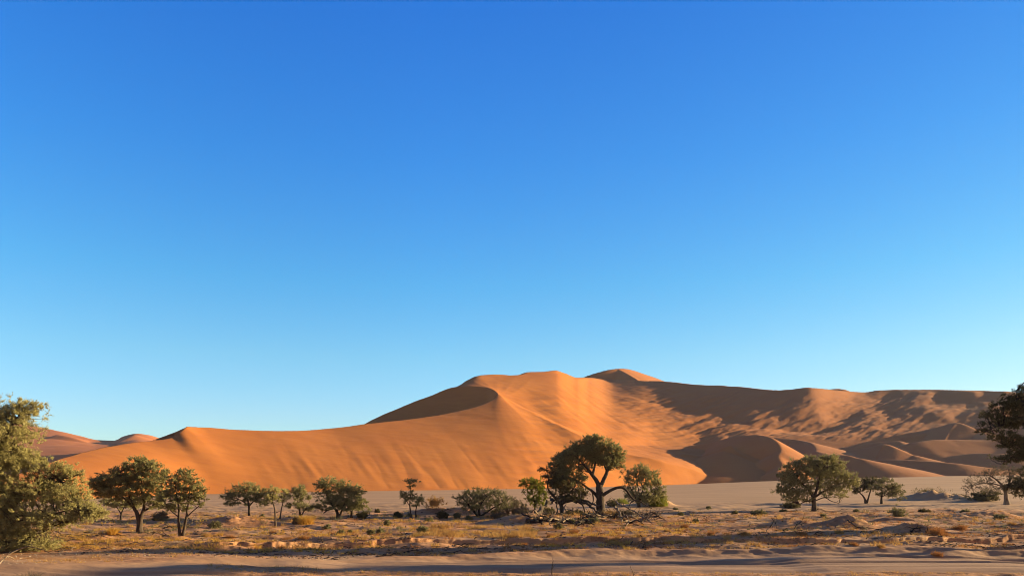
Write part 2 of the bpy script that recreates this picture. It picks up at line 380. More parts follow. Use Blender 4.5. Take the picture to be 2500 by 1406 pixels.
def ground_z(px, d):
    px = np.asarray(px, float); d = np.asarray(d, float)
    x = (px - CX) / F * d
    z = plain_z(px, d)
    near = 1 - sstep(105, 150, d)
    wob = 1.2 * fbm(x / 4.0, np.full(x.shape, 3.3), 4) + 0.30 * fbm(x / 0.7, np.full(x.shape, 7.3), 3)
    d1 = line_depth(BANK1, px, 0.0) + wob * 0.9
    s1 = sstep(0, 0.18, d1 - d) * sstep(400, 680, px)
    d3 = line_depth(BANK3, px, -0.3) + wob * 0.7
    s3 = sstep(0, 0.35, d3 - d) * np.clip(0.5 + 3.0 * vnoise(x / 7.0 + 40, 0 * x + 8), 0, 1)
    d2 = line_depth(BANK2, px, -0.4) + 0.15 * fbm(x / 7.0, np.full(x.shape, 9.1), 3)
    s2 = sstep(0, 0.80, d2 - d)
    z = z - 0.36 * s1 - 0.12 * s3 - 0.46 * s2 * (0.25 + 0.45 * sstep(900, 1500, px))
    track = sstep(0.3, 2.0, d2 - d)
    rough = near * (1 - 0.85 * track) * (0.35 + 0.65 * sstep(45, 50, d))
    z = z + rough * (0.22 * fbm(x / 7.0, d / 3.2, 3) + 0.30 * fbm(x / 3.0 + 31, d / 1.3, 4))
    # wheel ruts along the track
    warp = 0.5 * fbm(x / 22.0, d / 9.0, 2)
    q = d + warp * 2.2 + x * 0.012
    rut = np.abs(vnoise(x / 45.0, q / 1.5)) * 2 + 0.5 * np.abs(vnoise(x / 30.0 + 9, q / 0.6)) * 2
    z = z - track * near * 0.27 * rut * (0.6 + 0.8 * (vnoise(x / 9.0, d / 2.0) + 0.5))
    vg = sstep(0, 0.8, 42.6 - d) * sstep(300, 700, px)
    z = z + vg * (0.06 + 0.12 * fbm(x / 1.6, d / 0.8, 4))
    hz = hump_z(x, d)
    z = z + hz * (1 + 0.32 * fbm(x / 0.9, d / 0.6, 4))
    return z
def ground_mat():
    m, nt, b = newmat('ground_sand')
    def mix(fac, a, c):
        mx = nt.nodes.new('ShaderNodeMix'); mx.data_type = 'RGBA'
        nt.links.new(fac, mx.inputs[0])
        for k, v in ((6, a), (7, c)):
            if isinstance(v, tuple): mx.inputs[k].default_value = (*v, 1)
            else: nt.links.new(v, mx.inputs[k])
        return mx.outputs[2]
    g = nt.nodes.new('ShaderNodeNewGeometry'); sx = nt.nodes.new('ShaderNodeSeparateXYZ'); nt.links.new(g.outputs['Position'], sx.inputs[0])
    pan_n = noise_node(nt, 1.0, 6, mapped(nt, (0.03, 0.10, 0.1)))
    pan = ramp_node(nt, pan_n.outputs[0], [(0.35, PAN1), (0.65, PAN2)]).outputs[0]
    a = noise_node(nt, 1.0, 8, mapped(nt, (0.35, 0.5, 0.5)), 0.7)
    scrub = ramp_node(nt, a.outputs[0], [(0.30, (0.2384, 0.1085, 0.0515)), (0.46, (0.4414, 0.2129, 0.0995)), (0.60, (0.5829, 0.2942, 0.1368)), (0.8, (0.6534, 0.3560, 0.1907))]).outputs[0]
    # litter: dark flecks of bark, leaves and small stones
    l = noise_node(nt, 1.0, 8, mapped(nt, (2.2, 3.5, 3)), 0.75)
    lm = ramp_node(nt, l.outputs[0], [(0.50, (0, 0, 0)), (0.62, (1, 1, 1))]).outputs[0]
    lf = nt.nodes.new('ShaderNodeMath'); lf.operation = 'MULTIPLY'; lf.inputs[1].default_value = 0.8; nt.links.new(lm, lf.inputs[0])
    scrub = mix(lf.outputs[0], scrub, (0.1172, 0.0655, 0.0319))
    # bare wheel track in the front
    tn = noise_node(nt, 1.0, 7, mapped(nt, (0.15, 1.6, 1)), 0.6)
    tr = ramp_node(nt, tn.outputs[0], [(0.35, (0.3140, 0.1837, 0.1084)), (0.65, (0.4467, 0.2671, 0.1542))]).outputs[0]
    at = nt.nodes.new('ShaderNodeAttribute'); at.attribute_name = 'zone'
    sa = nt.nodes.new('ShaderNodeSeparateColor'); nt.links.new(at.outputs['Color'], sa.inputs[0])
    col = mix(sa.outputs[0], pan, scrub); col = mix(sa.outputs[1], col, tr)
    # orange drift sand washed in on the left
    col = mix(sa.outputs[2], col, (0.4276, 0.1862, 0.0492))
    nt.links.new(col, b.inputs['Base Color'])
    n3 = noise_node(nt, 1.0, 8, mapped(nt, (3, 5, 4)), 0.7)
    bp = nt.nodes.new('ShaderNodeBump'); bp.inputs['Strength'].default_value = 0.6; bp.inputs['Distance'].default_value = 0.06
    nt.links.new(n3.outputs[0], bp.inputs['Height']); nt.links.new(bp.outputs[0], b.inputs['Normal'])
    return m
PAN1, PAN2 = (0.365, 0.215, 0.114), (0.440, 0.262, 0.142)
M_GROUND = ground_mat()
def build_ground():
    pxs = np.concatenate([np.arange(-1500, -120, 12), np.arange(-120, 2620, 3.0), np.arange(2620, 4000, 12)])
    ds = np.concatenate([np.arange(4, 32, 1.0), np.arange(32, 58, 0.07), np.arange(58, 100, 0.16), np.arange(100, 140, 0.5), np.arange(140, 960, 6.0)])
    PX, D = np.meshgrid(pxs, ds, indexing='ij')
    Z = ground_z(PX, D); X = (PX - CX) / F * D
    o = mesh_np('ground', np.stack([X, D, Z], -1).reshape(-1, 3), grid_faces(len(pxs), len(ds)), M_GROUND)
    edge = 96 + 12 * fbm(X / 20, D / 20, 3) + sstep(1500, 2300, PX) * 6
    scrub = (1 - sstep(-4, 8, D - edge)) * np.clip(0.75 + 1.2 * fbm(X / 5, D / 4, 3), 0, 1)
    d2 = line_depth(BANK2, PX, -0.4)
    verge = sstep(0, 0.8, 42.6 + 0.5 * fbm(X / 3, D / 3, 3) - D) * sstep(300, 700, PX)
    track = sstep(-0.3, 0.8, d2 - D) * (1 - verge)
    scrub = np.maximum(scrub, verge)
    drift = sstep(700, 200, PX) * sstep(39, 43, D) * (1 - sstep(50, 60, D)) * np.clip(0.5 + 1.5 * fbm(X / 4, D / 2, 3), 0, 1) * (1 - track)
    fdd = pchip(FOOT_PX, FOOT_D, PX.ravel()).reshape(PX.shape)
    drift = np.maximum(drift, 0.55 * sstep(fdd - 26, fdd - 2, D) * np.clip(0.6 + 1.4 * fbm(X / 14, D / 5, 4), 0, 1))
    ca = o.data.color_attributes.new('zone', 'FLOAT_COLOR', 'POINT')
    ca.data.foreach_set('color', np.stack([scrub, track, drift, np.ones_like(drift)], -1).astype(np.float32).ravel())
    tag(o, kind='structure')
    # the rest of the plain out to the horizon
    R = 12000
    bm = np.array([(-R, -R, -3.0), (R, -R, -3.0), (R, R, -3.0), (-R, R, -3.0)])
    p = mesh_np('terrain', bm, np.array([[0, 1, 2, 3]]), M_GROUND); tag(p, kind='structure')
build_ground()
def gz(x, d):
    px = CX + x / d * F
    return float(ground_z(np.array([px]), np.array([float(d)]))[0])
def at(px, y):
    """ground point seen at photo pixel (px, y)"""
    d = H * F / max(y - YH, 12)
    for _ in range(12):
        z = float(ground_z(np.array([float(px)]), np.array([d]))[0]); d = 0.5 * d + 0.5 * (H - z) * F / max(y - YH, 12)
    return np.array([(px - CX) / F * d, d, float(ground_z(np.array([float(px)]), np.array([d]))[0])])

# ------------------------------------------------------------------ plant materials
def leaf_mat(name, c1, c2, trans=0.35):
    m = bpy.data.materials.new(name); m.use_nodes = True; nt = m.node_tree
    for n in list(nt.nodes): nt.nodes.remove(n)
    out = nt.nodes.new('ShaderNodeOutputMaterial')
    n1 = noise_node(nt, 1.0, 3, mapped(nt, (1.3, 1.3, 1.3)))
    r = ramp_node(nt, n1.outputs[0], [(0.35, c1), (0.65, c2)])
    df = nt.nodes.new('ShaderNodeBsdfDiffuse'); tr = nt.nodes.new('ShaderNodeBsdfTranslucent')
    nt.links.new(r.outputs[0], df.inputs[0]); nt.links.new(r.outputs[0], tr.inputs[0])
    mx = nt.nodes.new('ShaderNodeMixShader'); mx.inputs[0].default_value = trans
    nt.links.new(df.outputs[0], mx.inputs[1]); nt.links.new(tr.outputs[0], mx.inputs[2]); nt.links.new(mx.outputs[0], out.inputs[0])
    return m
def bark_mat(name, c1, c2):
    m, nt, b = newmat(name)
    n1 = noise_node(nt, 1.0, 6, mapped(nt, (6, 6, 1.5)), 0.65)
    r = ramp_node(nt, n1.outputs[0], [(0.35, c1), (0.65, c2)])
    nt.links.new(r.outputs[0], b.inputs['Base Color'])
    bp = nt.nodes.new('ShaderNodeBump'); bp.inputs['Strength'].default_value = 0.8; bp.inputs['Distance'].default_value = 0.05
    nt.links.new(n1.outputs[0], bp.inputs['Height']); nt.links.new(bp.outputs[0], b.inputs['Normal'])
    return m
LV = {
 'olive': leaf_mat('leaf_olive', (0.2229, 0.2012, 0.0834), (0.3665, 0.3277, 0.1417), 0.35),
 'dark': leaf_mat('leaf_dark', (0.0900, 0.0768, 0.0360), (0.1560, 0.1260, 0.0552), 0.35),
 'pale': leaf_mat('leaf_pale', (0.3277, 0.2880, 0.1142), (0.4667, 0.4073, 0.1639)),
 'lime': leaf_mat('leaf_lime', (0.1655, 0.1793, 0.0310), (0.2483, 0.2414, 0.0414), 0.45),
 'grey': leaf_mat('leaf_grey', (0.1379, 0.1103, 0.0724), (0.2069, 0.1621, 0.1034), 0.2),
 'sage': leaf_mat('leaf_sage', (0.175, 0.155, 0.075), (0.255, 0.222, 0.105), 0.3),
 'straw': leaf_mat('dry_straw', (0.4124, 0.2241, 0.0718), (0.5559, 0.3407, 0.1166), 0.35),
 'gold': leaf_mat('dry_gold', (0.5021, 0.2869, 0.0538), (0.6097, 0.3766, 0.0897), 0.35),
 'rust': leaf_mat('dry_rust', (0.3228, 0.1434, 0.0493), (0.4303, 0.2062, 0.0718), 0.3),
}
BK = {'bark': bark_mat('bark', (0.0414, 0.0290, 0.0207), (0.1034, 0.0724, 0.0497)),
      'deadwood': bark_mat('deadwood', (0.1034, 0.0690, 0.0448), (0.2621, 0.1931, 0.1310)),
      'darkwood': bark_mat('darkwood', (0.0207, 0.0152, 0.0124), (0.0586, 0.0414, 0.0310))}

# ------------------------------------------------------------------ plant geometry
class Tubes:
    def __init__(s): s.v, s.f, s.n = [], [], 0
    def add(s, pts, rad, k=6):
        pts = np.asarray(pts, float); rad = np.asarray(rad, float); n = len(pts)
        t = np.gradient(pts, axis=0); t /= np.linalg.norm(t, axis=1)[:, None] + 1e-9
        ref = np.array([0.31, 0.93, 0.2]); a = np.cross(t, ref); a /= np.linalg.norm(a, axis=1)[:, None] + 1e-9
        b = np.cross(t, a); th = np.arange(k) / k * 2 * np.pi
        ring = pts[:, None, :] + rad[:, None, None] * (np.cos(th)[None, :, None] * a[:, None, :] + np.sin(th)[None, :, None] * b[:, None, :])
        i = np.arange(n - 1)[:, None] * k; j = np.arange(k)[None, :]; j2 = (j + 1) % k
        s.f.append((np.stack([i + j, i + j2, i + k + j2, i + k + j], -1).reshape(-1, 4)) + s.n)
        s.v.append(ring.reshape(-1, 3)); s.n += n * k
    def build(s, name, mat, parent=None):
        return mesh_np(name, np.concatenate(s.v), np.concatenate(s.f), mat, True, parent)
def smooth_path(pts, rad, per=4, jit=0.0, R=None):
    pts = np.asarray(pts, float); n = len(pts); s_ = np.arange(n); q = np.linspace(0, n - 1, (n - 1) * per + 1)
    out = np.stack([np.interp(q, s_, pts[:, k]) for k in range(3)], -1)
    for _ in range(2):
        out[1:-1] = 0.25 * out[:-2] + 0.5 * out[1:-1] + 0.25 * out[2:]
    if jit and R is not None: out[1:] += R.randn(len(out) - 1, 3) * jit
    return out, np.interp(q, s_, rad)
def leaves(C_, size, R, flat=0.0, aspect=0.5):
    """one small quad per row of C_, random orientation"""
    n = len(C_)
    a = R.randn(n, 3); a[:, 2] *= (1 - flat); a /= np.linalg.norm(a, axis=1)[:, None] + 1e-9
    b = R.randn(n, 3); b -= (b * a).sum(1)[:, None] * a; b /= np.linalg.norm(b, axis=1)[:, None] + 1e-9
    sz = size * R.uniform(0.6, 1.4, n)[:, None]
    a = a * sz; b = b * sz * aspect
    v = np.stack([C_ - a, C_ + b * 0.9, C_ + a, C_ - b * 0.9], 1)
    return v.reshape(-1, 3), np.arange(n * 4).reshape(-1, 4)
def sprays(lobes, R, anchor_of, dens=1.0, spray=0.6, nt=6, nl=9, leaf=0.06, flat=0.4, up=0.35, hollow=0.35, bias=None):
    """lobes: (centre xyz, radii xyz). Returns leaf points, twig list"""
    pts, twigs, cents = [], [], []
    for (c, r, dn) in lobes:
        vol = r[0] * r[1] * r[2]
        n = max(4, int(dn * dens * (vol ** (2 / 3.)) / (spray ** 2) * 11.0))
        u = R.randn(n, 3); u /= np.linalg.norm(u, axis=1)[:, None]
        rr = (hollow + (1 - hollow) * R.rand(n)) ** 0.6
        uu = u * rr[:, None] * (1 + 0.20 * R.randn(n))[:, None]
        cc = c + uu * r
        cents.append(cc)
        an = anchor_of(cc)
        out = cc - an; out /= np.linalg.norm(out, axis=1)[:, None] + 1e-9
        for k in range(n):
            sp_ = spray * R.uniform(0.6, 1.3)
            dirs = out[k] * 0.9 + np.array([0, 0, up]) + R.randn(nt, 3) * 0.6
            dirs[:, 2] *= (1 - flat * 0.6)
            dirs /= np.linalg.norm(dirs, axis=1)[:, None] + 1e-9
            L = sp_ * R.uniform(0.5, 1.1, nt)
            base = cc[k] - out[k] * sp_ * 0.3
            t = R.uniform(0.15, 1.0, (nt, nl))
            p = base + dirs[:, None, :] * (L[:, None, None] * t[:, :, None])
            p = p + R.randn(nt, nl, 3) * sp_ * 0.06
            pts.append(p.reshape(-1, 3))
            twigs.append((base, base + dirs[0] * L[0]));  twigs.append((base, base + dirs[1] * L[1]))
    return np.concatenate(pts), twigs, np.concatenate(cents)
NT = [0]
def plant(name, label, cat, base, limbs, lobes, leafc='olive', bark='bark', dist_off=0.0, group=None, dens=1.0, spray=0.6, nt=6, nl=9,
          leaf=0.06, flat=0.4, up=0.35, hollow=0.3, links=0.3, thick=0.72, seed=None, depth_k=0.85, trunkname='trunk', crownname='crown', squash=None, twig_r=0.010):
    """base=(px,y) on the ground; limbs = polylines of (px,y,depth offset m,radius m); lobes=(px,y,rx,ry[,depth off,density]) in photo px"""
    NT[0] += 1; R = np.random.RandomState(seed or 100 + NT[0] * 13)
    b = at(*base); d0 = b[1] + dist_off; s_ = d0 / F
    b = np.array([(base[0] - CX) / F * d0, d0, gz((base[0] - CX) / F * d0, d0)])
    e = bpy.data.objects.new(name, None); COL.objects.link(e); e.location = b; e.empty_display_size = 0.5
    tag(e, label, cat, group)
    def w(px, y, dd=0.0): return np.array([(px - CX) * s_, d0 + dd, H - (y - YH) * s_]) - b
    T = Tubes(); nodes = []
    for lm in limbs:
        p = [w(q[0], q[1], q[2]) for q in lm]; r = [q[3] * thick for q in lm]
        if abs(lm[0][1] - base[1]) < 12: p[0] = np.array([0, 0, -0.15]); r[0] *= 1.25
        sp_, rr = smooth_path(p, r, 4, 0.018 * np.mean(r) * 4, R)
        T.add(sp_, rr, 7); nodes.append(sp_[len(sp_) // 3:])
    nodes = np.concatenate(nodes) if nodes else np.array([[0, 0, 0.1]])
    L = []
    for lb in lobes:
        px, y, rx, ry = lb[:4]; do = lb[4] if len(lb) > 4 else R.uniform(-0.25, 0.25) * rx * s_; dn = lb[5] if len(lb) > 5 else 1.0
        L.append((w(px, y, do), np.array([rx * s_, rx * s_ * depth_k, ry * s_]), dn))
    def anchor_of(cc):
        dd = ((cc[:, None, :] - nodes[None, :, :]) ** 2).sum(-1)
        return nodes[dd.argmin(1)]
    P_, tw, cents = sprays(L, R, anchor_of, dens, spray, nt + 1, nl + 4, leaf, flat, up, hollow)
    keep = P_[:, 2] > 0.02
    P_ = P_[keep]
    an = anchor_of(cents)
    for c_, a_ in zip(cents, an):
        if R.rand() < links and c_[2] > 0.05:
            mid = (c_ + a_) / 2 + R.randn(3) * 0.12 * np.linalg.norm(c_ - a_) - np.array([0, 0, 0.08])
            Ls = np.linalg.norm(c_ - a_)
            q, rr = smooth_path([a_, mid, c_], [0.018 + 0.018 * Ls, 0.014 + 0.008 * Ls, 0.008], 2, 0.03, R)
            T.add(q, rr * thick, 4)
    for (p0, p1) in tw:
        if p0[2] > 0.0: T.add([p0, p1], [twig_r, twig_r * 0.5], 3)
    v, f = leaves(P_, leaf * 1.08, R, flat * 0.5)
    T.build(trunkname, BK[bark], e)
    mesh_np(crownname, v, f, LV[leafc], False, e)
    return e
# ------------------------------------------------------------------ trees, left to right
def near_tree_left():
    return plant('camelthorn_tree', 'large pale olive tree cut by the left edge, boughs sweeping to the ground', 'tree', (-70, 1340),
      [[(-70, 1340, 0, .30), (-60, 1260, 0, .26), (-40, 1180, 0, .22), (-10, 1110, 0, .16), (20, 1050, 0, .10), (50, 1010, 0, .05)],
       [(-60, 1260, 0, .2), (10, 1230, .4, .14), (80, 1200, .6, .09), (130, 1170, .6, .05)],
       [(-60, 1280, 0, .18), (20, 1275, -.5, .12), (110, 1262, -.8, .08), (200, 1240, -.8, .04)],
       [(-20, 1330, -.6, .08), (60, 1320, -.9, .07), (120, 1300, -1, .06), (175, 1272, -1, .03)],
       [(-40, 1180, 0, .14), (-60, 1100, .5, .1), (-80, 1030, .5, .05)]],
      [(35, 1012, 58, 26, .3), (-40, 1020, 70, 50), (22, 1062, 72, 34, 0), (-30, 1110, 80, 60), (20, 1140, 60, 50, -.2), (-40, 1220, 90, 70), (12, 1210, 70, 55, -.5),
       (120, 1150, 52, 26, .6), (168, 1168, 30, 24, .7, .8), (95, 1200, 70, 38, .2), (160, 1215, 62, 36, 0), (215, 1240, 42, 22, -.4), (60, 1262, 75, 34, -.6), (140, 1270, 70, 24, -.8),
       (60, 990, 40, 16, .2), (58, 1125, 52, 28, .1), (238, 1252, 34, 20, -.5), (110, 1328, 60, 14, -.9), (30, 1334, 60, 14, -.8), (20, 1305, 70, 24, -.7), (95, 1308, 45, 16, -.9, .7), (200, 1262, 40, 14, -.6, .7), (60, 1105, 22, 16, .3, .5)],
      'pale', dens=1.35, spray=.34, nt=7, nl=11, leaf=.030, flat=.2, up=.45, links=.35, hollow=.25, twig_r=.005)
near_tree_left()
plant('camelthorn_tree', 'broad dark olive tree with layered flat boughs, left of the slim V-stemmed tree', 'tree', (342, 1300),
      [[(341, 1302, 0, .36), (340, 1280, 0, .30), (339, 1262, 0, .27), (330, 1243, 0, .18), (318, 1228, 0, .12), (290, 1205, 0, .07), (262, 1195, 0, .04)],
       [(342, 1300, .0, .30), (342, 1280, .0, .27), (343, 1264, 0, .24), (350, 1246, 0, .18), (353, 1230, 0, .15), (345, 1200, 0, .1), (345, 1160, 0, .05)],
       [(349, 1248, 0, .12), (372, 1235, .2, .1), (385, 1205, .2, .07), (392, 1180, .2, .04)],
       [(335, 1250, 0, .1), (320, 1215, -.3, .08), (315, 1180, -.3, .05), (300, 1150, -.3, .03)]],
      [(345, 1135, 42, 16), (385, 1155, 34, 16), (310, 1150, 42, 15), (262, 1172, 42, 18, 0, 1.5), (240, 1185, 26, 20, 0, 1.5), (300, 1175, 45, 18), (350, 1170, 48, 20), (390, 1185, 30, 20),
       (330, 1195, 45, 16, -.2), (285, 1198, 35, 14), (375, 1210, 30, 14), (385, 1232, 14, 14, .4, .7), (300, 1215, 30, 12), (335, 1120, 24, 9), (255, 1205, 30, 12, 0, 1.2), (345, 1215, 34, 14), (375, 1228, 22, 16), (320, 1232, 22, 10, .3, .8), (365, 1130, 24, 9)],
      'olive', dens=1.3, spray=.42, nt=6, nl=10, leaf=.042, flat=.65, up=.15)
plant('camelthorn_tree', 'slim olive tree with a V-shaped double stem, standing right beside the broad dark tree', 'tree', (443, 1315),
      [[(443, 1316, 0, .2), (438, 1295, 0, .15), (436, 1270, 0, .13), (437, 1245, 0, .1), (432, 1215, 0, .06), (428, 1180, 0, .03)],
       [(444, 1316, 0, .16), (450, 1290, 0, .14), (455, 1262, 0, .12), (458, 1240, 0, .09), (462, 1205, 0, .06), (465, 1170, 0, .03)],
       [(455, 1262, 0, .09), (470, 1248, 0, .06), (485, 1235, 0, .04), (500, 1222, 0, .03)],
       [(437, 1262, 0, .07), (420, 1250, .1, .05), (408, 1240, .1, .03)]],
      [(448, 1163, 34, 14), (425, 1180, 22, 14), (475, 1175, 24, 16), (455, 1190, 34, 16), (485, 1195, 20, 14), (440, 1210, 28, 14), (412, 1200, 20, 16), (468, 1212, 26, 10),
       (420, 1238, 22, 11, 0, 1.3), (487, 1228, 18, 6, 0, .8), (400, 1215, 16, 12), (452, 1222, 30, 12), (485, 1210, 20, 12), (445, 1240, 20, 9, .2, .8), (450, 1150, 20, 7)],
      'olive', dens=1.05, spray=.36, nt=6, nl=9, leaf=.040, flat=.6, up=.2)
plant('camelthorn_tree', 'small pale tree half hidden behind the broad dark tree, below its left boughs', 'tree', (295, 1268),
      [[(295, 1268, 0, .16), (296, 1255, 0, .13), (300, 1242, 0, .08), (310, 1228, 0, .05)], [(296, 1255, 0, .1), (288, 1240, 0, .07), (275, 1228, 0, .04)]],
      [(280, 1228, 30, 12), (310, 1232, 28, 12), (255, 1225, 16, 8)], 'pale', dens=1.0, spray=.45, leaf=.05, flat=.5)
plant('camelthorn_tree', 'umbrella-shaped tree on one thin straight trunk, beside the orange sand hollow', 'tree', (608, 1268),
      [[(608, 1270, 0, .22), (608, 1250, 0, .17), (608, 1232, 0, .15), (604, 1215, 0, .1), (598, 1198, 0, .05)],
       [(608, 1235, 0, .1), (622, 1220, 0, .07), (640, 1208, 0, .05), (660, 1200, 0, .03)], [(608, 1235, 0, .1), (592, 1222, 0, .07), (572, 1214, 0, .05), (552, 1212, 0, .03)]],
      [(605, 1190, 32, 15), (575, 1205, 26, 12), (555, 1212, 17, 12), (632, 1202, 34, 16), (610, 1212, 34, 14), (562, 1228, 18, 7), (590, 1226, 22, 8, 0, .7), (645, 1225, 26, 12, 0, .8), (665, 1210, 16, 12)],
      'olive', dens=1.1, spray=.55, nt=6, nl=9, leaf=.055, flat=.65, up=.15)
plant('camelthorn_tree', 'slender young tree on a hair-thin leaning stem, touching the umbrella tree on its right', 'tree', (673, 1278),
      [[(674, 1279, 0, .15), (672, 1262, 0, .11), (671, 1243, 0, .09), (666, 1225, 0, .06), (665, 1205, 0, .03)]],
      [(670, 1197, 16, 10), (660, 1212, 15, 10), (672, 1218, 14, 10, 0, .7)], 'pale', dens=.9, spray=.42, leaf=.05, flat=.4)
plant('camelthorn_tree', 'slender young yellow-green tree, second of the two hair-thin stems', 'tree', (683, 1272),
      [[(683, 1273, 0, .12), (685, 1255, 0, .1), (687, 1240, 0, .08), (693, 1220, 0, .05), (698, 1200, 0, .03)]],
      [(695, 1205, 13, 14), (685, 1218, 13, 10), (700, 1218, 8, 12, 0, .7)], 'pale', dens=.9, spray=.42, leaf=.05, flat=.3)
plant('camelthorn_tree', 'small greyish tree with low dark boughs, left of the wide-crowned tree', 'tree', (733, 1264),
      [[(733, 1265, 0, .2), (732, 1248, 0, .15), (728, 1230, 0, .1), (725, 1210, 0, .05)], [(733, 1255, 0, .12), (745, 1242, 0, .09), (758, 1236, 0, .05)]],
      [(727, 1195, 26, 12), (722, 1210, 24, 14, 0, .8), (742, 1215, 18, 14, 0, .8), (722, 1235, 24, 9, 0, 1.3), (748, 1240, 20, 8, 0, 1.2)],
      'olive', dens=1.0, spray=.5, leaf=.055, flat=.5)
plant('camelthorn_tree', 'wide-crowned tree whose top slopes down to the right, left of the two-tiered sapling', 'tree', (826, 1265),
      [[(826, 1267, 0, .28), (824, 1250, 0, .22), (812, 1232, 0, .15), (800, 1215, 0, .12), (795, 1200, 0, .1), (785, 1190, 0, .05)],
       [(826, 1255, 0, .16), (838, 1235, 0, .12), (850, 1215, 0, .08), (862, 1205, 0, .04)],
       [(790, 1252, 0, .08), (800, 1244, 0, .1), (815, 1240, 0, .1), (826, 1245, 0, .1)]],
      [(808, 1178, 40, 12), (782, 1182, 20, 12), (845, 1190, 34, 13), (875, 1200, 22, 10), (850, 1205, 34, 14), (800, 1205, 30, 14), (815, 1210, 22, 12, 0, .8), (830, 1222, 36, 13), (790, 1233, 30, 12), (768, 1238, 14, 8),
       (835, 1240, 26, 10)],
      'olive', dens=1.15, spray=.55, nt=6, nl=9, leaf=.055, flat=.65, up=.12)
plant('camelthorn_tree', 'low olive tree tucked under the right side of the wide-crowned tree', 'tree', (858, 1264),
      [[(858, 1265, 0, .2), (858, 1248, 0, .14), (868, 1232, 0, .08), (885, 1222, 0, .04)], [(858, 1250, 0, .1), (850, 1238, 0, .06), (842, 1228, 0, .03)]],
      [(870, 1222, 30, 13), (860, 1236, 34, 10), (892, 1238, 16, 7)], 'olive', dens=1.15, spray=.5, leaf=.055, flat=.65, up=.12)
plant('camelthorn_tree', 'thin two-tiered sapling with a small tuft of foliage high above its lower crown', 'tree', (1003, 1266),
      [[(1003, 1267, 0, .16), (1002, 1250, 0, .12), (1000, 1228, 0, .09), (1003, 1205, 0, .06), (1003, 1180, 0, .03)], [(1001, 1235, 0, .07), (992, 1222, 0, .05), (983, 1212, 0, .03)]],
      [(1004, 1174, 18, 5), (1002, 1184, 12, 7, 0, .8), (998, 1206, 20, 9), (1000, 1220, 18, 9, 0, .8), (984, 1208, 10, 6)], 'olive', dens=.95, spray=.42, leaf=.05, flat=.5)
plant('camelthorn_tree', 'low pale sapling leaning against the right side of the two-tiered sapling', 'tree', (1017, 1264),
      [[(1017, 1265, 0, .12), (1014, 1250, 0, .1), (1018, 1232, 0, .06), (1025, 1218, 0, .03)]],
      [(1020, 1215, 14, 10), (1026, 1228, 14, 10, 0, .8), (1012, 1230, 10, 8, 0, .7)], 'pale', dens=.9, spray=.42, leaf=.05, flat=.4)
plant('thicket_bush', 'large grey-green thicket on a dark hummock, left of the small bright green tree', 'bush', (1170, 1254),
      [[(1150, 1256, 0, .2), (1150, 1240, 0, .15), (1140, 1225, 0, .1), (1128, 1215, 0, .05)], [(1160, 1256, 0, .2), (1170, 1235, 0, .14), (1185, 1215, 0, .08), (1200, 1200, 0, .04)], [(1180, 1256, 0, .16), (1205, 1238, 0, .1), (1230, 1225, 0, .05)]],
      [(1180, 1203, 48, 12), (1150, 1212, 38, 14), (1200, 1215, 44, 18), (1130, 1222, 22, 12), (1225, 1226, 30, 20, 0, .8), (1165, 1228, 40, 18), (1205, 1238, 40, 16, 0, .8), (1150, 1240, 26, 12, .5, 1.4)],
      'sage', 'darkwood', dens=.8, spray=.55, leaf=.05, flat=.4, hollow=.5, crownname='foliage', trunkname='stems')
plant('thicket_bush', 'dry rusty-tan thicket spreading between the grey-green thicket and the small bright green tree', 'bush', (1245, 1258),
      [[(1240, 1260, 0, .1), (1240, 1245, 0, .08), (1235, 1230, 0, .04)], [(1250, 1260, 0, .1), (1262, 1246, 0, .07), (1272, 1238, 0, .04)]],
      [(1245, 1228, 32, 14), (1265, 1240, 30, 14), (1230, 1245, 30, 12), (1270, 1252, 26, 8)], 'grey', dens=.9, spray=.5, leaf=.045, flat=.2, up=.6, crownname='foliage', trunkname='stems')
plant('camelthorn_tree', 'small bright green tree with a rounded crown, left of the tangled dark tree', 'tree', (1306, 1256),
      [[(1306, 1258, 0, .18), (1306, 1240, 0, .14), (1304, 1220, 0, .1), (1300, 1200, 0, .06), (1290, 1185, 0, .03)], [(1306, 1235, 0, .1), (1316, 1215, 0, .07), (1322, 1198, 0, .04)], [(1305, 1225, 0, .07), (1290, 1215, 0, .05), (1280, 1205, 0, .03)]],
      [(1292, 1174, 22, 8), (1275, 1182, 12, 5), (1315, 1180, 20, 12), (1300, 1195, 26, 14), (1325, 1200, 14, 18), (1302, 1218, 24, 12), (1318, 1225, 16, 16)],
      'lime', dens=1.0, spray=.48, leaf=.055, flat=.3, up=.3)
plant('camelthorn_tree', 'low tangled dark tree with twisted limbs, pressed against the left side of the largest tree', 'tree', (1372, 1262),
      [[(1372, 1264, 0, .35), (1372, 1245, 0, .32), (1370, 1230, 0, .3), (1358, 1218, 0, .22), (1346, 1205, 0, .18), (1336, 1190, 0, .12), (1340, 1170, 0, .08), (1335, 1150, 0, .04)],
       [(1370, 1230, 0, .22), (1388, 1222, .2, .2), (1408, 1222, .2, .18), (1424, 1232, 0, .14), (1428, 1250, 0, .1)],
       [(1358, 1218, 0, .14), (1345, 1225, 0, .12), (1334, 1222, -.2, .08), (1330, 1212, -.2, .04)],
       [(1375, 1228, 0, .18), (1390, 1205, 0, .13), (1402, 1190, 0, .08), (1410, 1175, 0, .04)]],
      [(1330, 1146, 17, 8), (1345, 1160, 22, 11, 0, .8), (1348, 1180, 24, 14, 0, .9), (1375, 1182, 26, 16), (1400, 1195, 32, 16), (1365, 1205, 30, 10, 0, .8), (1420, 1205, 20, 12), (1390, 1215, 36, 8, 0, .7)],
      'dark', 'bark', dens=1.1, spray=.5, leaf=.052, flat=.5, up=.15, dist_off=2)
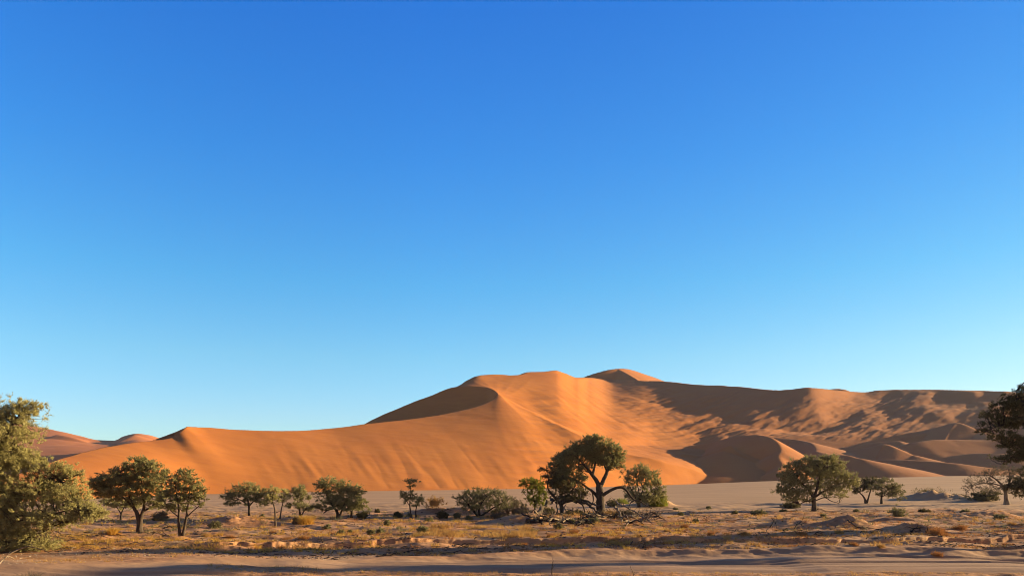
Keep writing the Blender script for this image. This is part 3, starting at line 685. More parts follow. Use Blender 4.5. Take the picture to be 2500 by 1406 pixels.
plant('camelthorn_tree', 'largest tree, with thick dark forked trunk and a long limb arching down right', 'tree', (1468, 1260),
      [[(1469, 1264, 0, .82), (1467, 1245, 0, .66), (1466, 1225, 0, .58), (1465, 1205, 0, .53), (1463, 1190, 0, .50), (1462, 1178, 0, .40)],
       [(1463, 1188, 0, 0.326), (1456, 1172, 0, 0.281), (1447, 1160, 0, 0.252), (1438, 1148, 0, 0.207), (1428, 1136, 0, 0.148), (1414, 1122, 0, 0.104), (1400, 1108, 0, 0.052)],
       [(1447, 1160, 0, 0.207), (1450, 1142, 0, 0.148), (1456, 1122, 0, 0.096), (1452, 1096, 0, 0.044)],
       [(1440, 1152, 0, 0.163), (1434, 1150, 0, 0.148), (1429, 1149, 0, 0.104)],
       [(1465, 1190, 0, 0.311), (1473, 1172, 0, 0.281), (1480, 1158, 0, 0.252), (1484, 1142, 0, 0.207), (1486, 1126, 0, 0.133), (1494, 1108, 0, 0.074), (1500, 1092, 0, 0.037)],
       [(1482, 1150, 0, 0.148), (1474, 1132, .3, 0.096), (1470, 1110, .3, 0.059), (1474, 1090, .3, 0.030)],
       [(1466, 1212, 0, 0.296), (1478, 1204, -.2, 0.244), (1490, 1196, -.3, 0.215), (1504, 1190, -.4, 0.192), (1516, 1188, -.5, 0.185), (1527, 1195, -.6, 0.155), (1537, 1210, -.7, 0.141), (1546, 1220, -.8, 0.118), (1560, 1222, -.9, 0.096), (1572, 1232, -1, 0.074), (1588, 1240, -1, 0.044)],
       [(1547, 1220, -.8, 0.089), (1536, 1226, -.8, 0.074), (1532, 1240, -.8, 0.052)],
       [(1464, 1222, 0, 0.281), (1456, 1208, .1, 0.222), (1446, 1198, .2, 0.192), (1434, 1190, .2, 0.148), (1416, 1176, .2, 0.104), (1398, 1166, .1, 0.067), (1378, 1158, 0, 0.037)],
       [(1446, 1200, .2, 0.104), (1449, 1214, .1, 0.089), (1448, 1226, 0, 0.067), (1440, 1237, 0, 0.037)],
       [(1414, 1122, 0, 0.089), (1412, 1140, -.2, 0.074), (1418, 1150, -.2, 0.059), (1432, 1158, -.3, 0.044), (1434, 1165, -.3, 0.030)],
       [(1425, 1134, 0, 0.089), (1405, 1130, .2, 0.074), (1388, 1132, .2, 0.052), (1368, 1140, .2, 0.030)]],
      [(1446, 1076, 26, 13, 0, 1.1), (1415, 1088, 26, 15), (1470, 1090, 34, 16, 0, 1.1), (1500, 1100, 24, 18), (1440, 1100, 40, 14), (1480, 1120, 28, 14, 0, .8), (1508, 1122, 14, 12, 0, .8), (1395, 1104, 22, 14),
       (1376, 1112, 22, 10), (1362, 1120, 14, 8), (1395, 1128, 24, 12, 0, .7), (1372, 1138, 22, 14, 0, .9), (1360, 1152, 18, 10), (1385, 1156, 24, 12, 0, .8), (1425, 1118, 26, 12, 0, .6), (1495, 1142, 14, 7), (1418, 1165, 12, 7, 0, .6), (1400, 1148, 28, 13, 0, .9), (1382, 1120, 34, 14, .2), (1366, 1134, 20, 12, .2), (1466, 1116, 34, 12), (1452, 1128, 26, 10, .4, .9), (1512, 1136, 16, 9), (1478, 1132, 22, 8, .5, .8), (1350, 1136, 14, 10), (1356, 1176, 26, 14), (1412, 1168, 26, 12, 0, .8), (1520, 1112, 10, 10, 0, .8), (1420, 1100, 40, 16, .3), (1506, 1112, 16, 16), (1490, 1132, 22, 10), (1368, 1162, 26, 14), (1388, 1178, 32, 12), (1448, 1069, 22, 8), (1428, 1142, 20, 9, 0, .7)],
      'olive', 'bark', dens=1.6, spray=.5, nt=6, nl=9, leaf=.050, flat=.3, up=.35, thick=.85)
plant('camelthorn_tree', 'round fine-branched olive tree on the right of the largest tree, above the right-hand lime mound', 'tree', (1560, 1236),
      [[(1558, 1238, 0, .3), (1560, 1218, 0, .22), (1568, 1200, 0, .14), (1575, 1180, 0, .08), (1578, 1160, 0, .04)], [(1560, 1225, 0, .18), (1548, 1205, 0, .12), (1538, 1188, 0, .07), (1532, 1172, 0, .03)],
       [(1563, 1220, 0, .16), (1582, 1205, 0, .1), (1598, 1192, 0, .06), (1612, 1182, 0, .03)], [(1562, 1215, 0, .12), (1558, 1190, 0, .08), (1552, 1165, 0, .04)]],
      [(1563, 1148, 30, 14), (1540, 1162, 26, 16, 0, .8), (1585, 1162, 26, 18, 0, .9), (1602, 1185, 24, 20), (1565, 1180, 36, 20, 0, .7), (1612, 1205, 16, 16, 0, .8), (1535, 1190, 16, 14, 0, .7), (1585, 1212, 36, 14), (1545, 1208, 24, 12), (1568, 1222, 30, 9)],
      'olive', 'bark', dens=1.3, spray=.65, leaf=.062, flat=.1, up=.4, links=.9)
plant('camelthorn_tree', 'wide dense olive tree right of centre, its boughs almost touching the ground on the left', 'tree', (1988, 1247),
      [[(1990, 1249, 0, .46), (1988, 1232, 0, .42), (1987, 1215, 0, .38), (1980, 1200, 0, .26), (1965, 1185, 0, .16), (1945, 1170, 0, .08)],
       [(1987, 1215, 0, .3), (1994, 1195, 0, .24), (2000, 1170, 0, .16), (2005, 1145, 0, .08)], [(1990, 1212, 0, .22), (2015, 1198, .3, .16), (2040, 1185, .3, .1), (2065, 1175, .3, .05)],
       [(1989, 1222, 0, .1), (2012, 1212, -.3, .09), (2025, 1222, -.3, .07), (2045, 1228, -.3, .04)], [(1988, 1225, 0, .12), (1965, 1222, -.3, .1), (1950, 1230, -.4, .06)]],
      [(1995, 1124, 34, 14), (1965, 1130, 30, 15), (2025, 1118, 24, 10), (1930, 1140, 24, 12), (2045, 1135, 26, 15), (1985, 1150, 50, 20), (1920, 1160, 28, 14), (1945, 1172, 40, 18), (2030, 1160, 44, 20), (2072, 1165, 24, 14),
       (1912, 1185, 20, 14), (1928, 1200, 30, 13, 0, 1.4), (1960, 1200, 28, 16), (2015, 1190, 40, 18), (2055, 1190, 28, 17), (1935, 1216, 36, 9, 0, .6), (1975, 1222, 16, 8, 0, .6), (2085, 1178, 14, 8), (2030, 1208, 30, 8, 0, .5)],
      'olive', 'bark', dens=1.25, spray=.58, leaf=.058, flat=.5, up=.15)
plant('camelthorn_tree', 'small dark tree with a V-forked trunk, just right of the wide dense olive tree', 'tree', (2115, 1228),
      [[(2116, 1230, 0, .32), (2112, 1218, 0, .24), (2106, 1208, 0, .18), (2096, 1200, 0, .1), (2085, 1198, 0, .05)], [(2117, 1230, 0, .28), (2120, 1216, 0, .2), (2124, 1202, 0, .15), (2128, 1185, 0, .07)]],
      [(2105, 1178, 24, 8), (2128, 1170, 28, 7), (2100, 1190, 20, 9), (2125, 1188, 24, 12), (2090, 1200, 14, 6, 0, .8)], 'dark', dens=1.1, spray=.55, leaf=.06, flat=.6, up=.1)
plant('camelthorn_tree', 'flat-topped brownish tree on one short trunk, right of the small V-forked tree', 'tree', (2152, 1229),
      [[(2153, 1232, 0, .28), (2152, 1215, 0, .22), (2154, 1200, 0, .16), (2152, 1182, 0, .08)], [(2153, 1212, 0, .12), (2172, 1202, 0, .08), (2192, 1198, 0, .04)]],
      [(2145, 1174, 20, 6), (2165, 1172, 20, 8, 0, .5), (2155, 1188, 34, 10), (2180, 1190, 26, 11), (2190, 1203, 20, 10), (2160, 1206, 30, 8, 0, .8), (2196, 1215, 12, 7, 0, .6)],
      'sage', dens=1.0, spray=.6, leaf=.06, flat=.5, up=.1)
plant('hummock_bush', 'dark spreading bush under the bare grey tree at the right', 'bush', (2400, 1222),
      [[(2400, 1224, 0, .1), (2400, 1214, 0, .07), (2395, 1206, 0, .04)]], [(2392, 1208, 22, 9), (2418, 1206, 26, 12), (2400, 1216, 38, 7)], 'dark', 'darkwood', dens=1.2, spray=.5, leaf=.055, flat=.3, crownname='foliage', trunkname='stems')
plant('camelthorn_tree', 'bare-looking grey tree with a stout trunk and drooping thin twigs, at the right', 'tree', (2458, 1232),
      [[(2460, 1235, 0, .6), (2456, 1218, 0, .45), (2455, 1200, 0, .4), (2448, 1185, 0, .26), (2432, 1168, 0, .18), (2412, 1158, 0, .1), (2392, 1160, 0, .05)],
       [(2456, 1200, 0, .3), (2464, 1180, 0, .22), (2466, 1160, 0, .14), (2460, 1140, 0, .07)], [(2448, 1186, 0, .18), (2425, 1180, 0, .12), (2400, 1178, 0, .08), (2375, 1185, 0, .05), (2360, 1200, 0, .03)],
       [(2462, 1185, 0, .2), (2480, 1170, 0, .14), (2500, 1158, 0, .08)]],
      [(2415, 1160, 40, 16, 0, .7), (2385, 1176, 34, 15, 0, .7), (2365, 1195, 18, 16, 0, .6), (2450, 1145, 40, 18, 0, .7), (2485, 1160, 40, 24, 0, .8), (2420, 1190, 40, 12, 0, .5), (2485, 1195, 30, 14, 0, .5)],
      'grey', 'deadwood', dens=.9, spray=.8, nt=7, nl=4, leaf=.055, flat=.1, up=-.35, links=1.0, twig_r=.018)
plant('camelthorn_tree', 'tall near-black evergreen tree cut by the right edge, boughs reaching in above the grey tree', 'tree', (2660, 1330),
      [[(2660, 1334, 0, .42), (2650, 1270, 0, .36), (2635, 1200, 0, .3), (2600, 1140, 0, .22), (2560, 1100, 0, .16), (2500, 1085, 0, .1), (2450, 1085, 0, .05)],
       [(2610, 1150, 0, .2), (2590, 1080, 0, .16), (2550, 1020, 0, .12), (2500, 985, 0, .08), (2480, 955, 0, .04)],
       [(2560, 1035, 0, .1), (2500, 1030, 0, .08), (2450, 1035, 0, .05), (2410, 1050, 0, .03)], [(2640, 1210, 0, .18), (2580, 1205, 0, .12), (2520, 1190, 0, .08), (2460, 1190, 0, .04)],
       [(2500, 1087, 0, .07), (2478, 1108, -.1, .05), (2440, 1132, -.2, .02)]],
      [(2496, 952, 16, 14, 0, .8), (2480, 975, 34, 16), (2452, 992, 34, 14), (2500, 1000, 50, 26, 0, 1.3), (2430, 1012, 30, 11), (2475, 1030, 55, 18, 0, 1.3), (2405, 1052, 20, 8, 0, .7), (2450, 1062, 42, 12, 0, .8),
       (2480, 1080, 44, 16, 0, 1.2), (2500, 1105, 46, 18, 0, 1.2), (2468, 1120, 36, 10), (2400, 1032, 14, 6, 0, .6), (2500, 1180, 42, 12, 0, 1.1), (2470, 1190, 26, 8), (2500, 1205, 24, 8),
       (2570, 960, 60, 50), (2590, 1050, 70, 60), (2580, 1150, 60, 40)],
      'dark', 'darkwood', dens=1.35, spray=.36, nt=6, nl=10, leaf=.034, flat=.45, up=.15, links=.6, twig_r=.006)
plant('camelthorn_tree', 'tall slim tree standing outside the right edge, throwing its long shadow over the track', 'tree', (2801, 1285),
      [[(2801, 1287, 0, .4), (2801, 1200, 0, .32), (2798, 1080, 0, .26), (2801, 960, 0, .18), (2801, 860, 0, .08)]],
      [(2801, 1130, 44, 40), (2798, 1050, 48, 50), (2803, 960, 48, 60), (2801, 880, 42, 50)], 'olive', dens=2.6, spray=.6, nt=6, nl=9, leaf=.17, flat=.3)
# ------------------------------------------------------------------ shrubs, dry grass, dead wood
def blades(C_, n, hgt, spread, R, width=0.022, lean=0.6):
    """n grass blades on every point of C_ (thin two-segment strips)"""
    m = len(C_)
    hgt = np.broadcast_to(np.asarray(hgt, float), (m,)); spread = np.broadcast_to(np.asarray(spread, float), (m,))
    th = R.uniform(0, 2 * np.pi, (m, n)); rr = np.sqrt(R.rand(m, n)) * spread[:, None]
    base = C_[:, None, :] + np.stack([rr * np.cos(th), rr * np.sin(th), np.zeros_like(rr)], -1)
    h = hgt[:, None] * R.uniform(0.5, 1.15, (m, n)); le = h * lean * R.uniform(0.2, 1.3, (m, n)); t2 = th + R.randn(m, n) * 0.8
    tip = base + np.stack([le * np.cos(t2), le * np.sin(t2), h], -1)
    mid = base * 0.5 + tip * 0.5 + np.stack([-0.15 * le * np.cos(t2), -0.15 * le * np.sin(t2), 0.12 * h], -1)
    wd = R.uniform(0, np.pi, (m, n)); wv = np.stack([np.cos(wd), np.sin(wd) * 0.5, np.zeros_like(wd)], -1) * width
    v = np.stack([base - wv, base + wv, mid - wv * 0.7, mid + wv * 0.7, tip - wv * 0.15, tip + wv * 0.15], 2).reshape(-1, 3)
    k = np.arange(m * n)[:, None] * 6
    f = np.concatenate([k + np.array([[0, 1, 3, 2]]), k + np.array([[2, 3, 5, 4]])])
    return v, f
R_ = np.random.RandomState(5)
def ground_pts(px, d):
    x = (px - CX) / F * d
    return np.stack([x, d, ground_z(px, d)], -1)
def scatter(n, y0, y1, px0=-80, px1=2580, thr=0.0, seed=1, sc=4.0):
    R = np.random.RandomState(seed)
    px = R.uniform(px0, px1, n * 5); y = R.uniform(y0, y1, n * 5); d = H * F / (y - YH)
    x = (px - CX) / F * d
    k = fbm(x / sc + seed * 3.3, d / sc, 3) > thr
    d2 = line_depth(BANK2, px, -0.4); k &= d > d2 + 0.6
    px, d = px[k][:n], d[k][:n]
    return ground_pts(px, d)
def verge_pts(n, seed):
    R = np.random.RandomState(seed); px = R.uniform(500, 2600, n); d = R.uniform(38.5, 42.3, n)
    return ground_pts(px, d)
def grass(name, mat, sets, seed):
    R = np.random.RandomState(seed); V, Fa, n0 = [], [], 0
    for (C_, n, h, s_, w_, ln) in sets:
        hh = h * R.uniform(0.6, 1.4, len(C_)); v, f = blades(C_ - np.array([0, 0, 0.03]), n, hh, s_ * R.uniform(0.6, 1.4, len(C_)), R, w_, ln)
        V.append(v); Fa.append(f + n0); n0 += len(v)
    tag(mesh_np(name, np.concatenate(V), np.concatenate(Fa), mat, False), kind='stuff')
band = scatter(130, 1290, 1313, 1010, 1310, -0.05, 31, 1.6)
grass('dry_grass', LV['straw'], [(scatter(2000, 1248, 1338, thr=0.0, seed=2), 18, .18, .24, .018, .9), (verge_pts(420, 61), 16, .13, .2, .012, .9), (scatter(260, 1250, 1330, thr=0.2, seed=3, sc=7), 34, .30, .30, .018, .7),
      (band, 40, .34, .34, .018, .9), (scatter(220, 1318, 1372, -80, 700, 0.0, 6), 16, .14, .2, .012, .8)], 21)
grass('dry_grass', LV['gold'], [(scatter(900, 1255, 1338, -80, 1700, 0.12, 12, 3), 24, .24, .26, .016, .8)], 22)
grass('dry_grass', LV['rust'], [(scatter(1300, 1250, 1342, 1200, 2580, -0.05, 13, 5), 22, .18, .28, .016, .9), (scatter(250, 1262, 1335, 500, 1400, 0.1, 14, 5), 20, .18, .26, .016, .8)], 23)
grass('dry_scrub', LV['sage'], [(scatter(330, 1244, 1300, thr=0.08, seed=15), 26, .26, .24, .018, .7)], 24)

def gravel(name, mat, C_, size, seed):
    R = np.random.RandomState(seed); m = len(C_)
    o8 = np.array([(1, 0, 0), (-1, 0, 0), (0, 1, 0), (0, -1, 0), (0, 0, 1), (0, 0, -1)], float)
    f8 = np.array([(0, 2, 4), (2, 1, 4), (1, 3, 4), (3, 0, 4), (2, 0, 5), (1, 2, 5), (3, 1, 5), (0, 3, 5)])
    s_ = size * R.uniform(0.4, 1.6, (m, 1, 1)) * R.uniform(0.6, 1.3, (m, 6, 1)) * np.array([1.3, 1.0, 0.7])
    v = C_[:, None, :] + o8[None] * s_; f = (np.arange(m)[:, None, None] * 6 + f8[None]).reshape(-1, 3)
    tag(mesh_np(name, v.reshape(-1, 3), f, mat, False), kind='stuff')
M_STONE, _nt, _b = newmat('pale_stone'); _b.inputs['Base Color'].default_value = (0.44, 0.33, 0.22, 1)
gravel('gravel', M_STONE, np.concatenate([scatter(500, 1300, 1372, thr=-0.1, seed=41), scatter(200, 1318, 1345, 600, 2500, -0.5, 42)]), 0.045, 43)
M_CLOD, _nt, _b = newmat('dark_clod'); _b.inputs['Base Color'].default_value = (0.10, 0.06, 0.038, 1)
gravel('gravel', M_STONE, scatter(1500, 1325, 1400, thr=-0.2, seed=48), 0.028, 49)
gravel('litter', M_CLOD, scatter(1200, 1318, 1352, thr=-0.2, seed=46), 0.05, 47)
gravel('litter', M_CLOD, scatter(2600, 1246, 1345, thr=-0.05, seed=44), 0.085, 45)
def sticks(n, seed, mat):
    R = np.random.RandomState(seed); C_ = scatter(n, 1246, 1345, thr=0.0, seed=seed, sc=6); T = Tubes()
    for b in C_:
        a = R.uniform(0, 6.28); L = R.uniform(.3, 1.5) * (1 if R.rand() < .8 else 1.6); dr = np.array([np.cos(a), np.sin(a) * .6, 0])
        q, rr = smooth_path([b, b + dr * L * .5 + np.array([0, 0, R.uniform(.02, .3)]), b + dr * L + np.array([0, 0, R.uniform(-.02, .12)])], [R.uniform(.02, .05), .025, .01], 2, .03, R)
        T.add(q, rr, 4)
    tag(T.build('dead_twigs', mat), kind='stuff')
sticks(520, 51, BK['darkwood']); sticks(420, 52, BK['deadwood'])

LM = [(60, 'the big left-edge tree'), (342, 'the broad dark tree'), (443, 'the slim V-stemmed tree'), (608, 'the umbrella tree'), (745, 'the golden straw bush'), (826, 'the wide-crowned tree'),
      (1003, 'the two-tiered sapling'), (1170, 'the grey-green thicket'), (1306, 'the bright green tree'), (1468, 'the largest tree'), (1560, 'the round fine-branched tree'), (1640, 'the lime tuft'),
      (1797, 'the lone bright sage shrub'), (1988, 'the wide dense tree'), (2115, 'the V-forked tree'), (2192, 'the tallest sage shrub'), (2280, 'the green hummock bush'), (2400, 'the dark spreading bush'), (2470, 'the bare grey tree')]
SEEN = set()
def place_label(what, px, y):
    x0, nm = min(LM, key=lambda q: abs(q[0] - px))
    side = 'below' if abs(px - x0) < 14 else ('left of' if px < x0 else 'right of')
    zone = 'at the pan edge' if y < 1263 else 'in mid scrub' if y < 1284 else 'above the bank' if y < 1318 else 'under the bank'
    for extra in ('', 'small ', 'second ', 'third '):
        s_ = extra + what + ', ' + side + ' ' + nm + ', ' + zone
        if s_ not in SEEN: break
    else: print('DUP', s_)
    SEEN.add(s_); return s_
def shrub(name, label, px, y, w, h, matn, style='leafy', group=None, cat='shrub', seed=0, n=None):
    """small shrub: w,h in photo px"""
    R = np.random.RandomState(seed or int(px * 7 + y)); b = at(px, y); s_ = b[1] / F; W_, H_ = w * s_ / 2, h * s_
    if style == 'grass':
        m = n or 10
        C_ = np.zeros((m, 3)); a = R.uniform(0, 6.28, m); rr = np.sqrt(R.rand(m)) * W_ * 0.85; C_[:, 0] = rr * np.cos(a); C_[:, 1] = rr * np.sin(a)
        hh = H_ * np.clip(1 - (rr / W_) ** 2, 0.12, 1) * R.uniform(.75, 1.1, m)
        v, f = blades(C_, 60 if matn in ('lime', 'gold') else 34, hh, W_ * 0.28, R, 0.014 + 0.006 * H_, 0.55 if matn == 'lime' else 1.0)
    else:
        lobes = [(np.array([R.uniform(-.3, .3) * W_, R.uniform(-.3, .3) * W_, H_ * R.uniform(.3, .5)]), np.array([W_ * .75, W_ * .7, H_ * .5]), 1.0) for _ in range(3)]
        P_, tw, ce = sprays(lobes, R, lambda c: np.zeros_like(c), 1.0, max(0.22, H_ * 0.3), 6, 8, 0.05, 0.1, 0.5, 0.2)
        P_ = P_[P_[:, 2] > 0]
        v, f = leaves(P_, 0.05 if b[1] > 55 else 0.035, R, 0.1)
    o = mesh_np(name, v, f, LV[matn], False); o.location = b - np.array([0, 0, .04])
    return tag(o, label, cat, group)
shrub('hummock_bush', 'dark green domed bush on a bare sand hummock near the edge of the pan', 2272, 1217, 92, 32, 'dark', cat='bush')
shrub('hummock_bush', 'small dark tuft on the second sand hummock, right of the domed bush', 2335, 1218, 50, 14, 'grey', cat='bush')
shrub('lime_bush', 'lime-green dome of soft needles under the arching limb of the largest tree', 1518, 1233, 34, 22, 'lime', 'grass', cat='bush', n=40)
shrub('lime_bush', 'yellow-green peaked tuft on a pale sand cone, right of the round fine-branched tree', 1608, 1234, 46, 30, 'lime', 'grass', cat='bush', n=40)
shrub('lime_bush', 'dark shaded scrub low behind the arching limb of the largest tree', 1497, 1236, 40, 18, 'dark', cat='bush')
shrub('dry_bush', 'big golden straw bush in front of the small greyish tree', 745, 1281, 36, 26, 'gold', 'grass', n=34)
shrub('dry_bush', 'brown twiggy bush on the left of the big golden straw bush', 724, 1279, 26, 24, 'grey', cat='shrub')
shrub('sage_shrub', 'tallest pale sage shrub with upright shoots, left of the green hummock bush', 2192, 1265, 52, 30, 'sage')
shrub('sage_shrub', 'bright sage shrub alone in the scrub left of the wide dense olive tree', 1797, 1258, 22, 16, 'sage')
shrub('sage_shrub', 'twin-topped sage shrub halfway between the lime tuft and the wide dense tree', 1850, 1258, 40, 14, 'sage')
shrub('dark_shrub', 'dark flat green shrub below the hummock bush', 2258, 1250, 36, 10, 'dark')
shrub('dark_shrub', 'dark shrub at the foot of the wide-crowned tree, right side', 885, 1262, 34, 16, 'dark')
shrub('dark_shrub', 'small round dark shrub standing alone at the edge of the pan', 921, 1252, 16, 12, 'dark')
shrub('dark_shrub', 'dark leafy shrub left of the two-tiered sapling', 972, 1263, 28, 18, 'dark')
shrub('dry_bush', 'tan feathery bush right of the low pale sapling', 1060, 1252, 52, 30, 'straw')
shrub('dark_shrub', 'dark low bush in front of the tan feathery bush', 1078, 1265, 40, 18, 'dark')
shrub('dry_bush', 'rust-orange clump on the lip of the eroded bank, below the green hummock bush', 2285, 1306, 46, 24, 'rust', 'grass', n=26)
shrub('dry_bush', 'wide low rust-orange clump right of the clump on the bank lip', 2345, 1290, 44, 14, 'rust', 'grass', n=20)
shrub('sage_shrub', 'grey-green shrub between the umbrella tree and the slim V-stemmed tree', 524, 1287, 30, 18, 'sage')
shrub('dry_bush', 'yellow twiggy bush left of the broad dark tree trunk', 278, 1303, 30, 20, 'gold', 'grass', n=16)
for i, (px, y, w, h) in enumerate([(832, 1305, 20, 14), (905, 1305, 22, 14), (925, 1302, 26, 16), (1030, 1300, 34, 18), (1115, 1265, 18, 14), (945, 1282, 22, 14), (1048, 1275, 24, 16),
        (1145, 1268, 20, 12), (1700, 1275, 18, 12), (1665, 1258, 18, 8), (2010, 1262, 18, 8), (1915, 1250, 24, 9), (2355, 1252, 24, 9), (2440, 1268, 34, 14), (800, 1290, 20, 10),
        (1365, 1290, 26, 14), (1300, 1300, 18, 10), (640, 1262, 14, 8), (2090, 1250, 20, 8), (1730, 1240, 16, 9), (1000, 1262, 20, 12), (855, 1300, 16, 9), (1395, 1278, 24, 12), (1340, 1268, 22, 16), (1650, 1246, 16, 8)]):
    shrub('sage_shrub', place_label('low grey-green shrub', px, y), px, y, w, h, 'sage', group='low grey-green shrubs in the dry grass')
for i, (px, y, w, h) in enumerate([(1558, 1308, 44, 14), (1672, 1288, 22, 14), (1735, 1306, 20, 14), (1820, 1306, 42, 14), (1955, 1306, 34, 12), (2085, 1330, 22, 12), (2150, 1335, 22, 12), (2287, 1347, 26, 15),
        (2460, 1330, 26, 12), (1495, 1328, 26, 12), (1280, 1325, 16, 10), (2135, 1302, 18, 10), (2470, 1282, 26, 10), (1400, 1300, 26, 12), (560, 1312, 30, 10), (505, 1308, 30, 12), (665, 1300, 20, 8),
        (2420, 1280, 20, 10), (2050, 1300, 24, 10), (1345, 1308, 24, 14), (1890, 1268, 20, 9), (1630, 1296, 18, 9), (700, 1316, 40, 8), (745, 1318, 34, 10), (1190, 1262, 30, 12)]):
    shrub('dry_bush', place_label('orange-brown dry clump' if i % 3 else 'straw-coloured dry clump', px, y), px, y, w, h, 'rust' if i % 3 else 'straw', 'grass', group='low orange-brown clumps in the scrub', n=12)
shrub('white_tuft', 'pale dry flower heads poking up at the bottom left corner', 75, 1420, 90, 32, 'grey', 'grass', cat='dry plant', n=10)

shrub('dark_shrub', 'dark thorny brush under the left limb of the largest tree', 1405, 1262, 56, 22, 'dark')
shrub('dark_shrub', 'dark brush between the bright green tree and the tangled dark tree', 1338, 1258, 40, 22, 'dark')
shrub('dry_bush', 'straw-brown brush at the left foot of the bright green tree', 1268, 1262, 46, 20, 'grey')
shrub('dry_bush', 'brown thorny brush right of the largest trunk, behind the bleached boughs', 1530, 1262, 64, 18, 'grey')
shrub('sage_shrub', 'grey-green brush in front of the largest trunk', 1442, 1276, 48, 14, 'sage')
shrub('dry_bush', 'golden feathery grass clump at the right foot of the largest trunk', 1492, 1264, 30, 24, 'straw', 'grass', n=16)
shrub('dark_shrub', 'dark brush right of the slim V-stemmed tree, by the orange hollow', 548, 1270, 40, 10, 'dark')
shrub('dry_bush', 'brown brush in front of the thicket, right of its hummock', 1222, 1266, 60, 14, 'grey')
shrub('dark_shrub', 'dark brush beneath the left boughs of the wide dense tree', 1930, 1240, 56, 14, 'dark')
shrub('dry_bush', 'grey twiggy brush between the broad dark tree and the slim V-stemmed tree', 392, 1270, 50, 26, 'grey')
def branch(name, label, pts, rad, mat='deadwood', group=None, forks=3, seed=0, cat='dead branch', fl=0.5):
    """pts: list of (px, y on the ground, height m)"""
    R = np.random.RandomState(seed or int(pts[0][0] * 3 + pts[0][1])); P0 = at(pts[0][0], pts[0][1])
    w = []
    for (px, y, hh) in pts:
        g = at(px, y) if hh < 50 else None
        w.append(g + np.array([0, 0, hh]) - P0)
    T = Tubes(); w = np.array(w)
    if len(w) == 2: w = np.array([w[0], (w[0] + w[1]) / 2 + R.randn(3) * 0.08, w[1]])
    q, rr = smooth_path(w, np.linspace(rad, rad * 0.3, len(w)), 4, rad * 0.45, R); T.add(q, rr, 6)
    for k in range(forks):
        i = R.randint(1, len(q) - 2); L = R.uniform(0.3, 1.0) * fl; dr = R.randn(3); dr[2] = abs(dr[2]) * 0.8 + 0.2; dr /= np.linalg.norm(dr)
        p1 = q[i] + dr * L * 0.5 + R.randn(3) * 0.05; p2 = p1 + (dr + R.randn(3) * 0.5) * L * 0.5
        a, b = smooth_path([q[i], p1, p2], [rr[i] * 0.6, rr[i] * 0.35, rr[i] * 0.12], 3); T.add(a, b, 5)
    o = T.build(name, BK[mat]); o.location = P0
    return tag(o, label, cat, group)
branch('fallen_limb', 'long arched dead limb propped over the heap left of the largest trunk', [(1290, 1276, .1), (1318, 1268, .9), (1345, 1262, 1.9), (1372, 1258, 2.3), (1400, 1260, 2.2), (1440, 1262, 1.8), (1465, 1266, 1.2)], .30, 'bark', forks=5, fl=1.2, cat='dead limb')
branch('fallen_limb', 'thick horizontal dead limb lying just behind the arched one', [(1360, 1256, 1.6), (1395, 1256, 1.9), (1430, 1258, 1.5), (1455, 1262, .6)], .32, 'bark', forks=3, fl=1, cat='dead limb')
branch('fallen_limb', 'dark upright stub standing in the heap left of the largest trunk', [(1360, 1266, -.1), (1361, 1266, .8), (1360, 1265, 2.1)], .15, 'darkwood', forks=0, cat='dead limb')
branch('fallen_limb', 'pale curled dead bough hooked over the middle of the heap', [(1378, 1264, 0), (1376, 1262, .9), (1384, 1260, 1.6), (1396, 1259, 1.7)], .09, forks=2, cat='dead limb')
branch('fallen_limb', 'long bleached bough slanting down to the right of the largest trunk', [(1500, 1252, 1.7), (1520, 1256, 1.1), (1545, 1262, .7), (1572, 1268, .25), (1590, 1275, .1)], .13, forks=5, fl=1, cat='dead limb')
branch('fallen_limb', 'forked bleached bough ending in a cut pale stub, right end of the heap', [(1502, 1262, 1.2), (1515, 1270, .8), (1520, 1279, .15)], .13, forks=3, fl=.9, cat='dead limb')
branch('fallen_limb', 'white curved root-like branch at the foot of the largest trunk', [(1448, 1262, .7), (1460, 1268, .1), (1474, 1268, .25), (1484, 1264, .3)], .07, forks=1, cat='dead limb')
Rb = np.random.RandomState(77)
for i in range(80):
    px = Rb.uniform(1270, 1590); y = Rb.uniform(1256, 1284) - 4 * (px > 1540); L = Rb.uniform(14, 46)
    branch('dead_branch', 'grey-brown dead branch tangled in the heap under the largest tree',
           [(px, y, Rb.uniform(0, .5)), (px + L * .5, y + Rb.uniform(-3, 3), Rb.uniform(.1, .8)), (px + L, y + Rb.uniform(-3, 3), Rb.uniform(0, .3))], Rb.uniform(.06, .15),
           'deadwood' if i % 2 else 'darkwood', 'dead branches heaped under the largest tree', forks=4, seed=300 + i, fl=1.0)
for i, (px, y, L) in enumerate([(430, 1288, 40), (455, 1284, 36), (400, 1292, 30), (2040, 1288, 40), (2070, 1285, 46), (2090, 1291, 30), (2225, 1297, 26), (2245, 1295, 28), (2260, 1299, 20), (1925, 1284, 20), (1940, 1288, 22),
        (372, 1306, 18), (395, 1310, 22), (560, 1296, 26), (1880, 1288, 18), (2400, 1258, 30), (1990, 1246, 26)]):
    branch('dead_branch', place_label('short dead branch', px, y), [(px, y, .05), (px + L * .5, y - 1, Rb.uniform(.1, .5)), (px + L, y + 1, .08)], .07, 'deadwood' if i % 2 else 'darkwood',
           'short dead branches on the open ground', forks=5, seed=500 + i, fl=.9)
branch('fallen_limb', 'bright curled dead branch lying low at the left edge', [(-20, 1392, .0), (5, 1384, .35), (22, 1378, .5), (36, 1374, .2)], .05, forks=6, fl=.5, cat='dead limb')
branch('fallen_limb', 'pale dead bough arched over the sand under the big left tree', [(20, 1352, 0), (60, 1350, .45), (100, 1350, .3), (130, 1352, 0)], .05, forks=6, fl=.5, cat='dead limb')
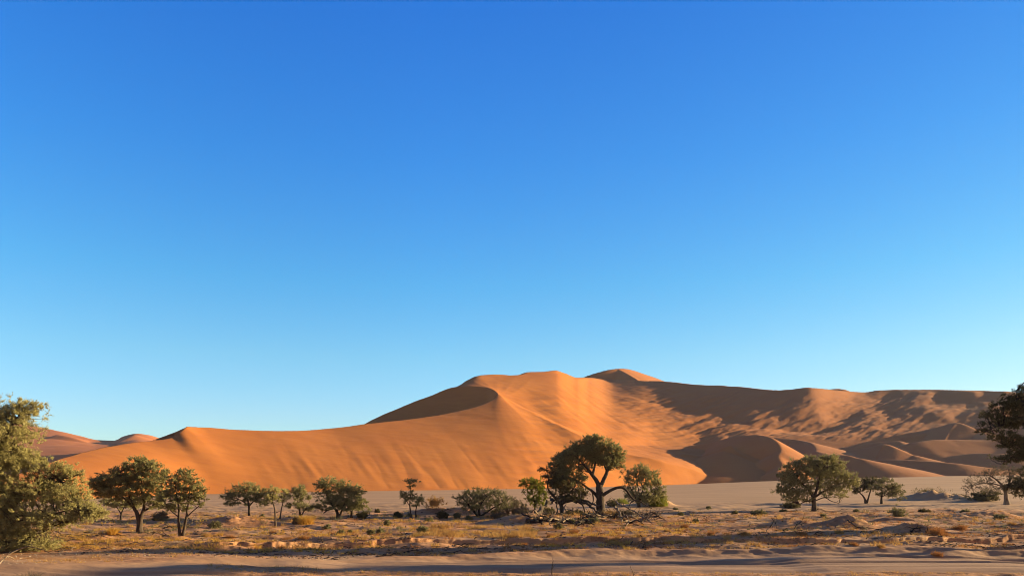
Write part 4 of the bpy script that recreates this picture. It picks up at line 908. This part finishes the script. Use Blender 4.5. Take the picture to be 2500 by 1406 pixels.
def twig(label, px, y0, y1, rad, lean=0, forks=2, mat='darkwood'):
    g = at(px, y0); s_ = g[1] / F; hh = (y0 - y1) * s_; R = np.random.RandomState(int(px)); T = Tubes()
    w = [np.array([0, 0, -.1]), np.array([R.randn() * .02, 0, hh * .35]), np.array([lean * s_ * .6 + R.randn() * .02, 0, hh * .7]), np.array([lean * s_, 0, hh])]
    q, rr = smooth_path(w, [rad, rad * .9, rad * .6, rad * .3], 4, .008, R); T.add(q, rr, 5)
    for k in range(forks):
        i = R.randint(4, len(q) - 2); dr = np.array([R.uniform(-1, 1), R.uniform(-.4, .4), R.uniform(.5, 1.2)]); dr *= hh * .22
        a, b = smooth_path([q[i], q[i] + dr * .5 + R.randn(3) * .01, q[i] + dr], [rr[i] * .6, rr[i] * .4, rr[i] * .2], 2); T.add(a, b, 4)
    o = T.build('dead_twig', BK[mat]); o.location = g; tag(o, label, 'twig')
twig('crooked dark stick standing upright in the foreground, tallest of the sticks', 1348, 1412, 1361, .030, 2, 3)
twig('forked pale twig leaning left in the foreground, below the lime dome', 1548, 1414, 1380, .022, -10, 5, 'deadwood')
twig('hair-thin stem left of the tallest foreground stick', 1278, 1412, 1377, .009, -3, 2)
twig('hair-thin forked stem directly left of the tallest foreground stick', 1322, 1412, 1386, .009, -6, 3)
twig('hair-thin short stem midway between two taller thin stems', 1300, 1412, 1392, .009, 1, 1)
twig('thin curved stem with a bud, right of the tallest foreground stick', 1372, 1412, 1392, .009, 4, 2)
twig('tiny thin stem near the bottom edge, far right of the foreground sticks', 1485, 1412, 1391, .009, -1, 2)
# ------------------------------------------------------------------ air
def haze():
    me = bpy.data.meshes.new('haze'); x0, x1, y0, y1, z0, z1 = -1900, 1900, -60, 1800, -8, 150
    v = [(x, y, z) for x in (x0, x1) for y in (y0, y1) for z in (z0, z1)]
    me.from_pydata(v, [], [(0, 1, 3, 2), (4, 6, 7, 5), (0, 4, 5, 1), (2, 3, 7, 6), (0, 2, 6, 4), (1, 5, 7, 3)]); me.update()
    m = bpy.data.materials.new('air'); m.use_nodes = True; nt = m.node_tree
    for n in list(nt.nodes): nt.nodes.remove(n)
    out = nt.nodes.new('ShaderNodeOutputMaterial'); v_ = nt.nodes.new('ShaderNodeVolumePrincipled')
    v_.inputs['Color'].default_value = (0.75, 0.82, 0.95, 1); v_.inputs['Density'].default_value = 0.00005; v_.inputs['Anisotropy'].default_value = 0.2
    nt.links.new(v_.outputs[0], out.inputs['Volume']); me.materials.append(m)
    o = bpy.data.objects.new('haze', me); COL.objects.link(o); tag(o, kind='stuff')
haze()
